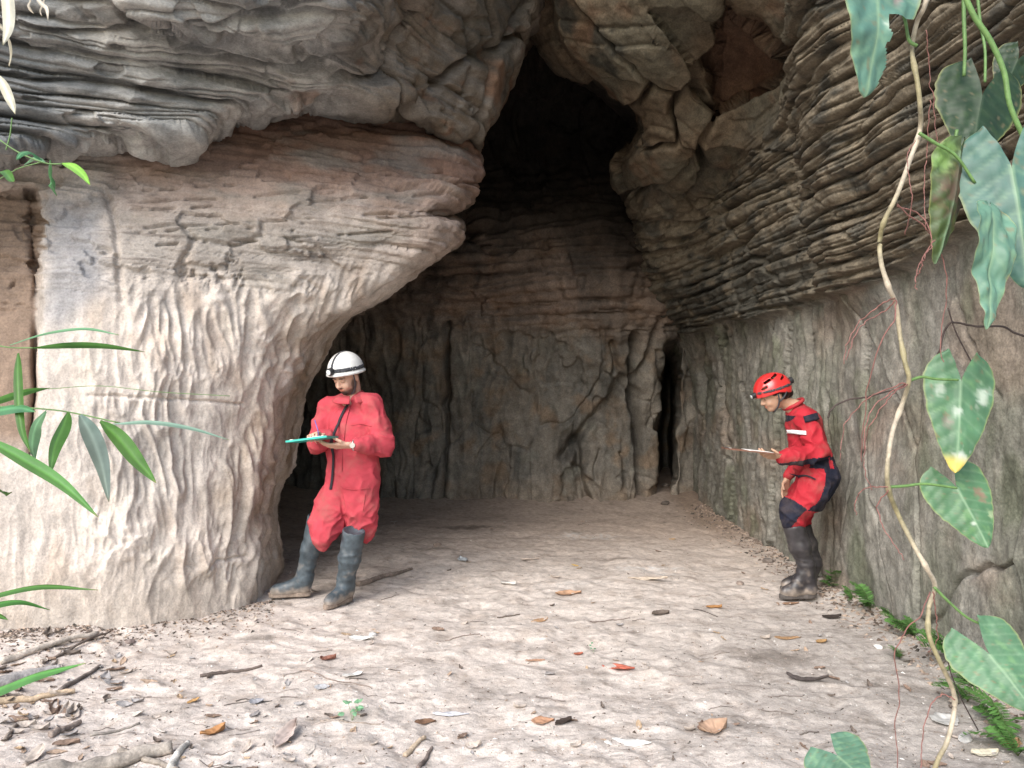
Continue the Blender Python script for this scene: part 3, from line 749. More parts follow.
def boot(name, root, top, ankle, heel, toe, mats, base, rt=.078, ra=.055, seed=1, outside=None):
    top, ankle, heel, toe = [np.array(v, float) for v in (top, ankle, heel, toe)]
    allp = np.stack([top, ankle, heel, toe]); fd = Field(allp.min(0)-.14, allp.max(0)+.14, .0075)
    mid = (top+ankle)/2+np.array([0, 0, .02])
    fd.chain([(top, rt), (mid, rt*.90), (ankle+[0, 0, .06], ra*1.0)], .03)
    f = toe-heel; fl = np.linalg.norm(f); f /= fl
    zl = np.array([0, 0, 1.])
    fd.cone(ankle+[0, 0, .05], heel+zl*.062+f*.035, ra*1.0, .041, .03)
    fd.cone(heel+zl*.050+f*.04, toe+zl*.040-f*.045, .040, .036, .02)
    fd.cone(ankle+[0, 0, .02], toe+zl*.045-f*.09, ra*.85, .034, .04)
    fd.cone(toe+zl*.042-f*.06, toe+zl*.036-f*.034, .037, .030, .02)
    # open rim at the top
    up = (top-ankle)/np.linalg.norm(top-ankle)
    fd.cone(top+up*.09, top+up*.10, rt+.02, rt+.02, .004, 'cut')
    V, Q = fd.mesh()
    n = vnormals(V, Q); x, y, z = V.T
    V = V+n*(.004*ridge(x*4, y*4, z*16, seed+80, 1.2)*sst(.05, .2, z)*sst(.5, .35, z)*1.6+.003*fbm(x*10, y*10, z*10, 2, seed=seed))[:, None]
    nz = fbm(x*14, y*14, z*14, 3, seed=seed+3)
    C = mix(np.array(base)*np.ones(V.shape)*(1+.5*nz)[:, None], (.30, .25, .21), np.clip(sst(.085, .03, z+.05*nz)*.85+sst(.15, .5, nz)*sst(.5, .1, z)*.35, 0, 1))
    o = mesh_from(name, V, Q, mats[0], root, C)
    # sole and its heel block
    side = np.cross(f, zl); fs = []
    N_ = 28; out = []
    for i in range(N_):
        a = 2*math.pi*i/N_; u = math.cos(a); s_ = math.sin(a)
        lx = u*(fl/2+.006); wd = .041*(1 if u > .0 else .88)*(1-.25*(abs(u+.05) < .35))
        out.append((heel+toe)/2*[1, 1, 0]+f*lx*min(1, 1.06)+side*s_*wd*(abs(s_)**-.25 if abs(s_) > .05 else 1))
    z0 = min(heel[2], toe[2])
    vs = [(p[0], p[1], z0-.008) for p in out]+[(p[0], p[1], z0+.026) for p in out]
    fs = [list(range(N_))[::-1], list(range(N_, 2*N_))]+[[i, (i+1) % N_, N_+(i+1) % N_, N_+i] for i in range(N_)]
    so_ = mesh_from('sole', vs, fs, mats[1], o, smooth=False)
    b = so_.modifiers.new('b', 'BEVEL'); b.width = .006; b.segments = 2
    return o

def helmet(root, c, R, shell_mat, sc=1.0, kind='round'):
    """hard hat in head space: R columns right, forward, up"""
    c = np.array(c, float); W = lambda p: (np.array(p)*sc)@R.T+c
    h = .005; ax = [np.arange(-.18, .18, h), np.arange(-.2, .2, h), np.arange(-.06, .19, h)]
    X, Y, Z = np.meshgrid(*ax, indexing='ij')
    def E(r):
        k0 = np.sqrt((X/r[0])**2+(Y/r[1])**2+(Z/r[2])**2); k1 = np.sqrt((X/r[0]**2)**2+(Y/r[1]**2)**2+(Z/r[2]**2)**2)+1e-9
        return k0*(k0-1)/k1
    outer = E((.113, .140, .128)); innr = E((.104, .131, .119))
    if kind == 'round':
        rimz = -.022+.018*np.clip(-Y/.13, -1, 1)*0
        rim = np.sqrt((np.sqrt((X/.8)**2+Y**2)-.143)**2*.9+(Z+.020)**2)-.010
        body = np.maximum(np.maximum(outer, -innr), -(Z+.028))
        d = np.minimum(body, rim)
        d = np.maximum(d, -(np.abs(X)-.0)*0-1)
    else:
        rimz = -.018-.05*np.clip(-Y/.13, 0, 1)
        body = np.maximum(np.maximum(outer, -innr), rimz-Z)
        ribs = .004*np.exp(-((np.abs(X)-.028)/.012)**2)+.003*np.exp(-((np.abs(X)-.07)/.012)**2)
        body = np.maximum(np.maximum(outer-ribs, -innr), rimz-Z)
        d = body
        for sx in (-1, 1):
            for (vy, vz, ly) in ((.045, .085, .022), (-.02, .10, .026), (-.075, .07, .02), (.085, .045, .014)):
                sl_ = np.sqrt((np.clip(np.abs(Y-vy)-ly, 0, 9))**2+(Z-vz-.25*(Y-vy)*-1)**2)-.0075
                sl_ = np.maximum(sl_, .02-X*sx)
                d = np.maximum(d, -sl_)
    fd = Field((0, 0, 0), (0.01, .01, .01), h); fd.F = d.astype(np.float32); fd.h = h; fd.lo = np.array([a[0] for a in ax])
    V, Q = fd.mesh()
    hel = mesh_from('helmet', W(V), Q, shell_mat, root)
    # elastic band with the lamp
    outer2 = E((.117, .144, .132))
    zc = -.001+.12*np.clip(Y, -.2, .2)*(0 if kind == 'round' else .6)
    band = np.maximum(np.maximum(outer2, -E((.1125, .1395, .1275))), np.abs(Z-zc-.012)-(.014 if kind == 'round' else .011))
    top = np.maximum(np.maximum(outer2, -E((.1125, .1395, .1275))), np.maximum(np.abs(X)-.010, -Z))
    fd.F = (np.minimum(band, top) if kind == 'round' else band).astype(np.float32)
    V, Q = fd.mesh(); mesh_from('elastic_band', W(V), Q, MAT['strap'], hel)
    # lamp housing, lens
    def cyl(p, ax_, r, l, n=20):
        ax_ = np.array(ax_, float); ax_ /= np.linalg.norm(ax_); a = np.cross(ax_, [0.1, .2, 1]); a /= np.linalg.norm(a); b = np.cross(ax_, a); p = np.array(p)
        vs = []
        for (o_, rr_) in ((-l/2, r*.8), (-l/2+.004, r), (l/2-.003, r), (l/2, r*.92)):
            vs += [p+ax_*o_+(a*math.cos(t)+b*math.sin(t))*rr_ for t in np.linspace(0, 2*math.pi, n, endpoint=False)]
        fs = [list(range(n))[::-1], list(range(3*n, 4*n))]
        for k in range(3): fs += [[k*n+i, k*n+(i+1) % n, (k+1)*n+(i+1) % n, (k+1)*n+i] for i in range(n)]
        return np.array(vs), fs
    v, f = cyl((0, .152, .012), (0, 1, -.1), .026 if kind == 'round' else .021, .036)
    lamp = mesh_from('headlamp', W(v), f, MAT['black_plastic'], hel, smooth=False)
    v, f = cyl((0, .172, .010), (0, 1, -.1), .019 if kind == 'round' else .015, .006); mesh_from('lens', W(v), f, MAT['lens'], lamp, smooth=False)
    v, f = cyl((0, -.156, .016), (0, 1, 0), .026, .03); mesh_from('battery_pack', W(v), f, MAT['black_plastic'], hel, smooth=False)
    return hel

def tube(pts, r, n=8, close=False):
    pts = np.array(pts, float); r = np.broadcast_to(np.asarray(r, float), (len(pts),))
    tg = np.gradient(pts, axis=0); tg /= np.linalg.norm(tg, axis=1, keepdims=True)+1e-12
    up = np.array([.13, .21, .97]); a = np.cross(tg, up); a /= np.linalg.norm(a, axis=1, keepdims=True)+1e-9
    b = np.cross(tg, a); th = np.linspace(0, 2*np.pi, n, endpoint=False)
    V = pts[:, None]+(a[:, None]*np.cos(th)[None, :, None]+b[:, None]*np.sin(th)[None, :, None])*r[:, None, None]
    m = len(pts); fs = []
    for i in range(m-1):
        for j in range(n): fs.append((i*n+j, i*n+(j+1) % n, (i+1)*n+(j+1) % n, (i+1)*n+j))
    fs.append(tuple(range(n))[::-1]); fs.append(tuple(range((m-1)*n, m*n)))
    return V.reshape(-1, 3), fs

def smooth_path(pts, n):
    """Catmull-Rom through the points"""
    p = np.array(pts, float); p = np.concatenate([[2*p[0]-p[1]], p, [2*p[-1]-p[-2]]])
    m = len(p)-3; t = np.linspace(0, m-1e-6, n); i = t.astype(int); u = (t-i)[:, None]
    a, b, c, d = p[i], p[i+1], p[i+2], p[i+3]
    return .5*((2*b)+(c-a)*u+(2*a-5*b+4*c-d)*u**2+(3*b-a-3*c+d)*u**3)

def surf_strip(V, pts, width, off=.004, thick=.003, win=.014, n=40):
    """a band lying on the camera side of a garment; pts are (x, z)"""
    pth = smooth_path([(x, 0, z) for x, z in pts], n)
    tg = np.gradient(pth, axis=0); nn = np.stack([-tg[:, 2], tg[:, 0]*0, tg[:, 0]], 1); nn /= np.linalg.norm(nn, axis=1, keepdims=True)+1e-9
    lines = []
    for s_ in (-1, -.33, .33, 1):
        q = pth+nn*width/2*s_
        ys = []
        for k in q:
            m = (np.abs(V[:, 0]-k[0]) < win) & (np.abs(V[:, 2]-k[2]) < win)
            ys.append(V[m, 1].min() if m.any() else np.nan)
        ys = np.array(ys); ok = ~np.isnan(ys); ys = np.full(n, 5.3) if not ok.any() else np.interp(np.arange(n), np.arange(n)[ok], ys[ok])
        ys = np.convolve(np.pad(ys, 2, 'edge'), np.ones(5)/5, 'valid')
        q = q.copy(); q[:, 1] = ys-off; lines.append(q)
    A = np.array(lines); B = A.copy(); B[..., 1] += thick+off
    Vv = np.concatenate([A.reshape(-1, 3), B.reshape(-1, 3)]); m = 4*n; fs = []
    for i in range(3):
        for j in range(n-1):
            a = i*n+j; fs.append((a, a+1, a+n+1, a+n)); fs.append((m+a, m+a+n, m+a+n+1, m+a+1))
    for j in range(n-1): fs.append((j, m+j, m+j+1, j+1)); k = 3*n+j; fs.append((k, k+1, m+k+1, m+k))
    return Vv, fs

MAT = dict(
    skin=plain_mat('skin', (.5, .3, .2), .55, .06, 60, .1, .001, attr=True, spec=.35, sss=.15),
    red_cloth=plain_mat('faded_red_cotton', (.44, .058, .078), .9, .16, 9, .25, .003, spec=.15, dirt=.38),
    red_suit=plain_mat('red_synthetic_cloth', (.36, .018, .03), .75, .14, 9, .25, .003, spec=.25, dirt=.38),
    navy=plain_mat('navy_cloth', (.012, .014, .028), .8, .2, 30, .2, .002, spec=.25, dirt=.25),
    dark=plain_mat('dark_lining', (.03, .028, .035), .8, .2, 30, .2, .002, spec=.2),
    rubber=plain_mat('worn_grey_rubber', (.065, .078, .088), .5, .35, 22, .35, .002, spec=.45, attr=True),
    brown_rubber=plain_mat('dark_brown_rubber', (.040, .034, .034), .42, .35, 22, .35, .002, spec=.5, attr=True),
    sole=plain_mat('sandy_sole', (.24, .19, .155), .95, .3, 40, .4, .003, spec=.1),
    dark_sole=plain_mat('dark_sole', (.09, .08, .075), .9, .3, 40, .4, .003, spec=.1),
    white_shell=plain_mat('white_helmet_shell', (.70, .70, .68), .38, .12, 22, .05, .001, spec=.5, dirt=.3, coat=.3),
    red_shell=plain_mat('red_helmet_shell', (.60, .03, .03), .3, .08, 14, .03, .001, spec=.5, coat=.5),
    strap=plain_mat('dark_strap', (.05, .052, .06), .75, .2, 60, .2, .001),
    black_plastic=plain_mat('black_plastic', (.02, .02, .022), .4, .1, 60, .1, .001),
    lens=plain_mat('lamp_lens', (.6, .62, .62), .12, .05, 30, 0, 0, spec=.8),
    steel=plain_mat('steel', (.6, .6, .6), .3, .1, 30, .05, .001, metal=.9),
    green_board=plain_mat('green_board', (.03, .40, .33), .45, .08, 30, .05, .001),
    brown_board=plain_mat('brown_board', (.19, .09, .06), .6, .15, 30, .05, .001),
    paper=plain_mat('white_paper', (.78, .78, .76), .8, .04, 30, .05, .001),
    pen=plain_mat('violet_pen', (.16, .10, .33), .35, .05, 30, 0, 0),
    white_tape=plain_mat('reflective_tape', (.75, .76, .78), .4, .06, 60, .05, .001),
    hair=plain_mat('black_hair', (.014, .011, .010), .5, .4, 120, .5, .003),
)

# ================================================= the man in the faded red coverall
def man():
    k = 5.42/F
    def w(px, py, y): return at(px, py, y)
    body = Field((-1.85, 4.98, -.02), (-.72, 5.72, 1.80), .006)
    Rh = frame((-.47, -.80, -.50)); hc = w(346.5, 376.5, 5.36)
    neck = w(353, 400, 5.44)
    Lh = head_prims(body, hc, Rh, neck, 1.0)
    shR, shL = w(328, 407, 5.50), w(372, 404, 5.38)
    elR, elL = w(317, 443, 5.42), w(383, 445, 5.36)
    wrR, wrL = w(321, 439, 5.22), w(352, 445, 5.18)
    pel = w(355, 474, 5.44); hipR, hipL = w(343, 482, 5.47), w(362, 482, 5.44)
    knR, knL = w(319, 527, 5.46), w(357, 530, 5.43)
    anR, anL = w(305, 583, 5.50), w(346, 589, 5.38)
    body.chain([(neck, .052), (w(353, 425, 5.45), .10), (w(354, 452, 5.45), .11), (pel, .13)], .04)
    body.cone(shR, shL, .055, .055, .04)
    for a, b, c, in ((shR, elR, wrR), (shL, elL, wrL)):
        body.chain([(a, .055), (b, .038), (c, .026)], .015)
    for a, b, c in ((hipR, knR, anR), (hipL, knL, anL)): body.chain([(a, .075), (b, .040), (c+[0, 0, .03], .033)], .02)
    body.cone(anR+[0, 0, -.0], anR+[-.08, .0, -.03], .030, .024, .02); body.cone(anL+[0, 0, .01], anL+[-.03, -.07, -.0], .030, .024, .02)
    hand_prims(body, wrR+[-.005, -.02, .006], (-.15, -.72, .30), (.3, -.3, -.9), (.85, -.2, .4), 1.15)
    hand_prims(body, wrL+[-.02, -.01, 0], (-.98, -.10, -.05), (0, -.2, .95), (.0, -.8, .35), .35)
    V, Q = body.mesh()
    C = head_colors(V, hc, Rh, 1.0, (.56, .35, .26), True)
    root = mesh_from('person', V, Q, MAT['skin'], None, C)
    tag(root, 'man in faded red coverall and white helmet writing on a green clipboard', 'person')
    # coverall
    s = Field((-1.60, 5.0, .2), (-.72, 5.78, 1.50), .0075)
    s.chain([(w(353, 402, 5.45), .072), (w(352, 425, 5.45), .130), (w(354, 452, 5.45), .145), (w(355, 480, 5.45), .150)], .05)
    s.cone(w(347, 402, 5.46), shR+[.006, 0, 0], .064, .062, .03); s.cone(w(357, 401, 5.42), shL+[-.004, 0, -.004], .064, .062, .03)
    s.cone(w(341, 425, 5.49), w(343, 475, 5.46), .095, .100, .06); s.cone(w(365, 425, 5.41), w(363, 475, 5.42), .095, .098, .06)
    s.chain([(shR, .068), ((shR+elR)/2+[-.004, 0, 0], .062), (elR+[-.002, 0, 0], .062), (wrR+[.02, .05, .0], .055), (wrR+[.004, .02, 0], .044)], .03)
    s.chain([(shL, .070), ((shL+elL)/2+[.003, 0, 0], .068), (elL+[.002, 0, -.002], .072), (elL*.45+wrL*.55, .056), (wrL+[.03, .005, 0], .046)], .03)
    s.chain([(w(341, 484, 5.47), .108), (w(333, 505, 5.44), .112), (w(326, 524, 5.41), .108), (w(325, 531, 5.39), .085)], .04)
    s.chain([(w(361, 484, 5.42), .112), (w(361, 506, 5.42), .110), (w(362, 522, 5.45), .100), (w(366, 535, 5.47), .055)], .04)
    s.cone(w(321, 540, 5.37), w(323, 545, 5.38), .055, .040, .03)                      # cloth bagging over the boot top
    s.cone(w(354, 500, 5.36), w(354, 512, 5.36), .06, .03, .04)
    V, Q = s.mesh()
    V = cloth_folds(V, Q, 300, .0075, [(elR, .12, 1.0), (elL, .16, 1.3), (w(336, 518, 5.4), .17, 1.5), (w(362, 520, 5.4), .15, 1.3), (w(354, 470, 5.4), .10, .6)])
    suit = mesh_from('coverall', V, Q, MAT['red_cloth'], root); SV = V
    # collar
    nb = w(351.5, 398, 5.42)
    for a0, a1, dz in ((-2.75, -1.45, 0), (-1.15, .9, .004)):
        pts = []
        for a in np.linspace(a0, a1, 16):
            pts.append((nb[0]+.080*math.cos(a), nb[1]-.01+.082*math.sin(a), nb[2]+.034+dz+.022*math.sin(a)))
        pts = np.array(pts)
        lo_ = pts+np.stack([.052*np.cos(np.linspace(a0, a1, 16)), .045*np.sin(np.linspace(a0, a1, 16)), np.full(16, -.050)], 1)
        vs = np.concatenate([pts, lo_]); fs = [(i, i+1, 17+i, 16+i) for i in range(15)]
        o = mesh_from('collar', vs, fs, MAT['red_cloth'], suit)
        m = o.modifiers.new('s', 'SOLIDIFY'); m.thickness = .008; m.offset = 0
    X_ = lambda px: (px-CX)*k
    Z_ = lambda py: CAMZ-(py-CY)*k
    v, f = surf_strip(SV, [(X_(351), Z_(401)), (X_(346), Z_(411)), (X_(341), Z_(425)), (X_(337), Z_(445)), (X_(336), Z_(462)), (X_(334), Z_(480)), (X_(333), Z_(488))], .017)
    mesh_from('zip_fly', v, f, MAT['dark'], suit)
    for pts in ([(355,424),(365,423),(375,425)], [(345,486),(358,487),(372,486)], [(368,492),(366,508)],[(352,404),(350,418),(347,440),(345,470)]):
        v, f = surf_strip(SV, [(X_(a), Z_(b)) for a, b in pts], .006, .002, .003)
        mesh_from('seam', v, f, MAT['red_cloth'], suit)
    boot('boot', root, w(317, 519, 5.46), anR, (w(310, 597, 5.51)*[1, 1, 0]+[0, 0, .012]), (X_(267)-.0, 5.47, .012), (MAT['rubber'], MAT['sole']), (.055, .072, .085), .070, .054, 3)
    boot('boot', root, w(353.5, 533, 5.30), anL, (X_(351), 5.44, .008), (X_(333), 5.185, .006), (MAT['rubber'], MAT['sole']), (.055, .072, .085), .078, .056, 5)
    hel = helmet(root, Lh(0, -.016, .046), Rh@np.array(Matrix.Rotation(math.radians(17), 3, 'X')), MAT['white_shell'], .98)
    for sx in (-1, 1):
        v, f = tube(smooth_path([Lh(.10*sx, .03, .03), Lh(.078*sx, .025, -.05), Lh(.045*sx, .035, -.105), Lh(0, .05, -.118)], 14), .005, 6)
        mesh_from('chin_strap', v, f, MAT['strap'], hel)
    # watch
    c = wrL+[.012, -.004, .0]; th = np.linspace(0, 2*math.pi, 25)[:-1]; ax = np.array([1, 0, -.03])
    v, f = tube([c+np.array([0, .034*math.cos(t), .034*math.sin(t)]) for t in np.linspace(0, 2*math.pi, 28)], .0065, 8)
    wt = mesh_from('watch', v, f, MAT['steel'], root)
    v, f = tube([c+[0, -.036, .002], c+[0, -.046, .002]], .018, 18); mesh_from('watch_face', v, f, MAT['steel'], wt, smooth=False)
    return root, w, wrR, wrL

def board(label, cat, c, ux, uy, lx, ly, mat, th=.004, pl=.5, pr=.9):
    """a writing board with its clip and papers"""
    ux = np.array(ux, float); ux /= np.linalg.norm(ux); uy = np.array(uy, float); uy -= ux*(uy@ux); uy /= np.linalg.norm(uy); uz = np.cross(ux, uy)
    if uz[2] < 0: uz = -uz
    c = np.array(c, float)
    def box(a, b, z0, z1, rough=0):
        nx, ny = 12, 12; vs = []
        for z in (z0, z1):
            for i in range(nx+1):
                for j in range(ny+1):
                    x = a[0]+(b[0]-a[0])*i/nx; y = a[1]+(b[1]-a[1])*j/ny
                    vs.append(c+ux*x+uy*y+uz*(z+rough*(.5+fbm(np.array(x*9), np.array(y*9), np.array(0.), 2, seed=5))))
        n1_ = (nx+1)*(ny+1); id_ = lambda k, i, j: k*n1_+i*(ny+1)+j; fs = []
        for i in range(nx):
            for j in range(ny):
                fs.append((id_(0,i,j), id_(0,i,j+1), id_(0,i+1,j+1), id_(0,i+1,j))); fs.append((id_(1,i,j), id_(1,i+1,j), id_(1,i+1,j+1), id_(1,i,j+1)))
        for i in range(nx): fs += [(id_(0,i,0), id_(0,i+1,0), id_(1,i+1,0), id_(1,i,0)), (id_(0,i,ny), id_(1,i,ny), id_(1,i+1,ny), id_(0,i+1,ny))]
        for j in range(ny): fs += [(id_(0,0,j), id_(1,0,j), id_(1,0,j+1), id_(0,0,j+1)), (id_(0,nx,j), id_(0,nx,j+1), id_(1,nx,j+1), id_(1,nx,j))]
        return vs, fs
    v, f = box((-lx/2, -ly/2), (lx/2, ly/2), 0, th)
    o = mesh_from('clipboard', v, f, mat, None, smooth=False); tag(o, label, cat)
    v, f = box((-lx/2+lx*pl, -ly/2+.02), (-lx/2+lx*pr, ly/2-.02), th+.0005, th+.003, .002); mesh_from('paper', v, f, MAT['paper'], o)
    v, f = box((-lx/2+.004, -.05), (-lx/2+.024, .05), th+.0005, th+.007); mesh_from('clip', v, f, MAT['steel'], o, smooth=False)
    return o

_, mw, wrR, wrL = man()
board('green clipboard held level by the man in the white helmet', 'clipboard', mw(312.5, 440.2, 5.09), (1, -.12, .13), (.1, 1, -.09), .275, .215, MAT['green_board'], .012)
pa = mw(319, 438, 5.03); v, f = tube([pa, pa+[-.01, .012, .05], pa+[-.035, .03, .115]], [.0015, .004, .004], 8)
tag(mesh_from('pen', v, f, MAT['pen'], None), 'violet pen in the writing hand of the man in the white helmet', 'pen')

# ================================================= the woman in the red and navy suit
def woman():
    k = 5.56/F
    def w(px, py, y): return at(px, py, y)
    body = Field((1.50, 5.15, -.02), (2.55, 6.00, 1.65), .006)
    Rh = frame((-.90, -.08, -.42)); hc = w(773, 395, 5.53); sc = .93
    nb = w(795, 408, 5.56)
    Lh = head_prims(body, hc, Rh, nb, sc, True)
    shN, shF = w(806, 418, 5.43), w(803, 417, 5.70)
    elN, elF = w(818, 452, 5.36), w(803, 458, 5.80)
    wrN, wrF = w(782, 458, 5.30), w(788, 478, 5.70)
    wst, pel = w(814, 456, 5.56), w(819, 474, 5.56)
    hipN, hipF = w(819, 480, 5.49), w(819, 480, 5.64)
    knN, knF = w(791, 514, 5.46), w(796, 516, 5.70)
    anN, anF = w(806, 573, 5.47), w(813, 569, 5.68)
    body.chain([(nb, .055), (w(808, 430, 5.56), .09), (wst, .085), (pel, .10)], .04)
    body.cone(shN, shF, .04, .04, .04)
    for a, b, c in ((shN, elN, wrN), (shF, elF, wrF)): body.chain([(a, .042), (b, .032), (c, .023)], .015)
    for a, b, c in ((hipN, knN, anN), (hipF, knF, anF)): body.chain([(a, .075), (b, .045), (c+[0, 0, .03], .032)], .02)
    for a in (anN, anF): body.cone(a+[0, 0, -.0], a+[-.06, 0, -.03], .028, .022, .02)
    hand_prims(body, wrN+[-.01, 0, .004], (-.95, -.1, .12), (-.1, .1, .95), (-.1, -.8, .4), .55, .88)
    hand_prims(body, wrF+[-.006, 0, -.01], (-.25, -.1, -.95), (.9, 0, -.2), (-.7, -.4, 0), .5, .88)
    V, Q = body.mesh()
    C = head_colors(V, hc, Rh, sc, (.47, .29, .20), False)
    root = mesh_from('person', V, Q, MAT['skin'], None, C)
    tag(root, 'person in red and navy suit and red helmet leaning against the grey wall', 'person')
    s = Field((1.74, 5.15, .38), (2.58, 6.05, 1.46), .0075)
    s.chain([(w(796, 409, 5.56), .062), (w(804, 426, 5.56), .108), (w(807, 443, 5.56), .112), (w(812, 457, 5.56), .112), (w(817, 474, 5.56), .135)], .05)
    s.cone(w(803, 418, 5.47), w(802, 418, 5.66), .074, .074, .05)
    s.cone(w(807, 430, 5.49), w(814, 470, 5.50), .085, .105, .05); s.cone(w(807, 430, 5.63), w(814, 470, 5.63), .085, .105, .05)
    s.chain([(shN, .070), ((shN+elN)/2, .064), (elN, .060), (elN*.4+wrN*.6, .055), (wrN+[.012, 0, 0], .044)], .028)
    s.chain([(shF, .066), (elF, .055), (wrF+[.0, 0, .02], .038)], .028)
    s.chain([(w(820, 478, 5.48), .128), (w(807, 496, 5.47), .115), (w(794, 511, 5.46), .090), (w(792, 519, 5.46), .078)], .04)
    s.chain([(w(820, 478, 5.65), .125), (w(808, 496, 5.68), .108), (w(799, 511, 5.70), .088), (w(799, 521, 5.70), .078)], .04)
    V, Q = s.mesh()
    V = cloth_folds(V, Q, 330, .009, [(elN, .16, 1.3), (w(797, 510, 5.45), .15, 1.0), (w(812, 458, 5.45), .14, 1.2)])
    cen = V[Q].mean(1); PXc = cen[:, 0]/k+CX+0; PYc = CY-(cen[:, 2]-CAMZ)/k+0
    tt = (PYc-455)/(520-455)
    arm = (cen[:, 1] < 5.41) & (PYc < 466) & ~((PXc > 824) & (PYc > 457))
    seat = (PXc > np.interp(PYc, [466, 480, 495, 506, 512], [813, 814, 808, 797, 826])) & (PYc > 455) & (PYc < 510) & ~arm
    waist = (PYc > 455) & (PYc < 461.5) & ~arm
    knee = (PYc > np.interp(PXc, [776, 784, 798], [493, 496, 506])) & (PXc < np.interp(PYc, [495, 504, 512, 524], [796, 797, 789, 783]))
    dA = (np.cross((cen-wrN)[:, [0, 2]], (elN-wrN)[[0, 2]]))/np.linalg.norm((elN-wrN)[[0, 2]])
    fore = arm & (dA > .030) & (PXc < 820)
    front = (PXc < np.interp(PYc, [415, 425, 440, 452, 462], [789, 785, 783.5, 785, 790])) & (PYc > 415) & (PYc < 462) & ~arm
    navy = seat | waist | knee | fore | front
    suit = mesh_from('coverall', *submesh(V, Q, ~navy), MAT['red_suit'], root)
    mesh_from('navy_panels', *submesh(V, Q, navy), MAT['navy'], root)
    X_ = lambda px: (px-CX)*k*.978
    Z_ = lambda py: CAMZ-(py-CY)*k*.978
    for nm, pts, wd, mt in (('shoulder_patch', [(800,419),(807,417),(815,415.5)], .045, MAT['navy']), ('reflective_strip', [(792,432.5),(795,432),(801,432)], .026, MAT['white_tape']),
                            ('thigh_pocket', [(797,476.5),(804,475),(811,478)], .010, MAT['navy'])):
        v, f = surf_strip(V, [(X_(a), Z_(b)) for a, b in pts], wd, .004, .004, n=24); mesh_from(nm, v, f, mt, suit)
    # neck band
    pts = [(nb[0]-.012+.062*math.cos(a), nb[1]+.075*math.sin(a), nb[2]+.028-.035*math.cos(a)*-1) for a in np.linspace(0, 2*math.pi, 30)]
    v, f = tube(pts, .014, 8); mesh_from('collar', v, f, MAT['red_suit'], suit)
    boot('boot', root, w(794, 527, 5.46), anN, (X_(818)+.0, 5.475, .008), (X_(780.5), 5.45, .008), (MAT['brown_rubber'], MAT['dark_sole']), (.036, .033, .036), .076, .052, 7)
    boot('boot', root, w(801, 528, 5.69), anF, (X_(830), 5.70, .008), (X_(792), 5.66, .008), (MAT['brown_rubber'], MAT['dark_sole']), (.036, .033, .036), .076, .052, 9)
    hel = helmet(root, Lh(0, -.014, .036), Rh@np.array(Matrix.Rotation(math.radians(4), 3, 'X')), MAT['red_shell'], .95, 'vented')
    for sx in (-1, 1):
        v, f = tube(smooth_path([Lh(.098*sx, .0, .01), Lh(.085*sx, .005, -.04), Lh(.055*sx, .028, -.09), Lh(0, .05, -.122)], 14), .006, 6)
        mesh_from('chin_strap', v, f, MAT['strap'], hel)
        v, f = tube(smooth_path([Lh(.098*sx, -.07, .0), Lh(.09*sx, -.04, -.03), Lh(.082*sx, .005, -.05)], 10), .006, 6)
        mesh_from('chin_strap', v, f, MAT['strap'], hel)
    # hair gathered below the helmet
    hf = Field(hc-.2, hc+.2, .006)
    hf.ell(Lh(0, -.062, -.005), np.array([.074, .058, .072])*sc, Rh, k=.01)
    hf.ell(Lh(0, -.118, -.035), np.array([.036, .036, .040])*sc, Rh, k=.02)
    for sx in (-1, 1): hf.ell(Lh(.070*sx, -.012, .022), np.array([.016, .048, .028])*sc, Rh, k=.01)
    v, q = hf.mesh(); n_ = vnormals(v, q); v = v+n_*(.004*fbm(v[:, 0]*40, v[:, 1]*40, v[:, 2]*12, 2, seed=9))[:, None]
    mesh_from('hair', v, q, MAT['hair'], root)
    return root, w, wrN, wrF
_, ww, wrN, wrF = woman()
board('thin brown clipboard with paper held out by the person in the red helmet', 'clipboard', ww(751, 451.5, 5.24), (1, .03, -.105), (0, 1, -.03), .345, .20, MAT['brown_board'], .007, .38, .86)
# ---------------------------------------------------------------- plants
def leaf_mat(name, rough=.38, spec=.5, trans=.18, coat=.15):
    return plain_mat(name, (0, 0, 0), rough, .16, 22, .35, .002, spec=spec, attr=True, coat=coat, trans=trans)
M_heart = leaf_mat('glossy_climber_leaf', .45, .32, .12, .05); M_blade = leaf_mat('grass_blade', .45, .4, .3, 0); M_fern = leaf_mat('fern_green', .6, .3, .3, 0)
M_dryleaf = leaf_mat('dry_leaf', .85, .15, .1, 0)
M_stem = plain_mat('climber_stem', (.33, .27, .14), .6, .35, 50, .4, .002, attr=True)
M_root = plain_mat('red_brown_root', (.20, .09, .075), .75, .35, 80, .4, .001)
M_darkroot = plain_mat('dark_root', (.05, .035, .03), .8, .35, 80, .4, .001)
M_green = plain_mat('green_stalk', (.11, .20, .06), .5, .25, 60, .2, .001)
M_wood = rock_mat('weathered_wood', .7, 40, .9, aniso=(1, 1, 1), var=.4)
M_stone = rock_mat('loose_stone', .5, 40, .9, var=.3)

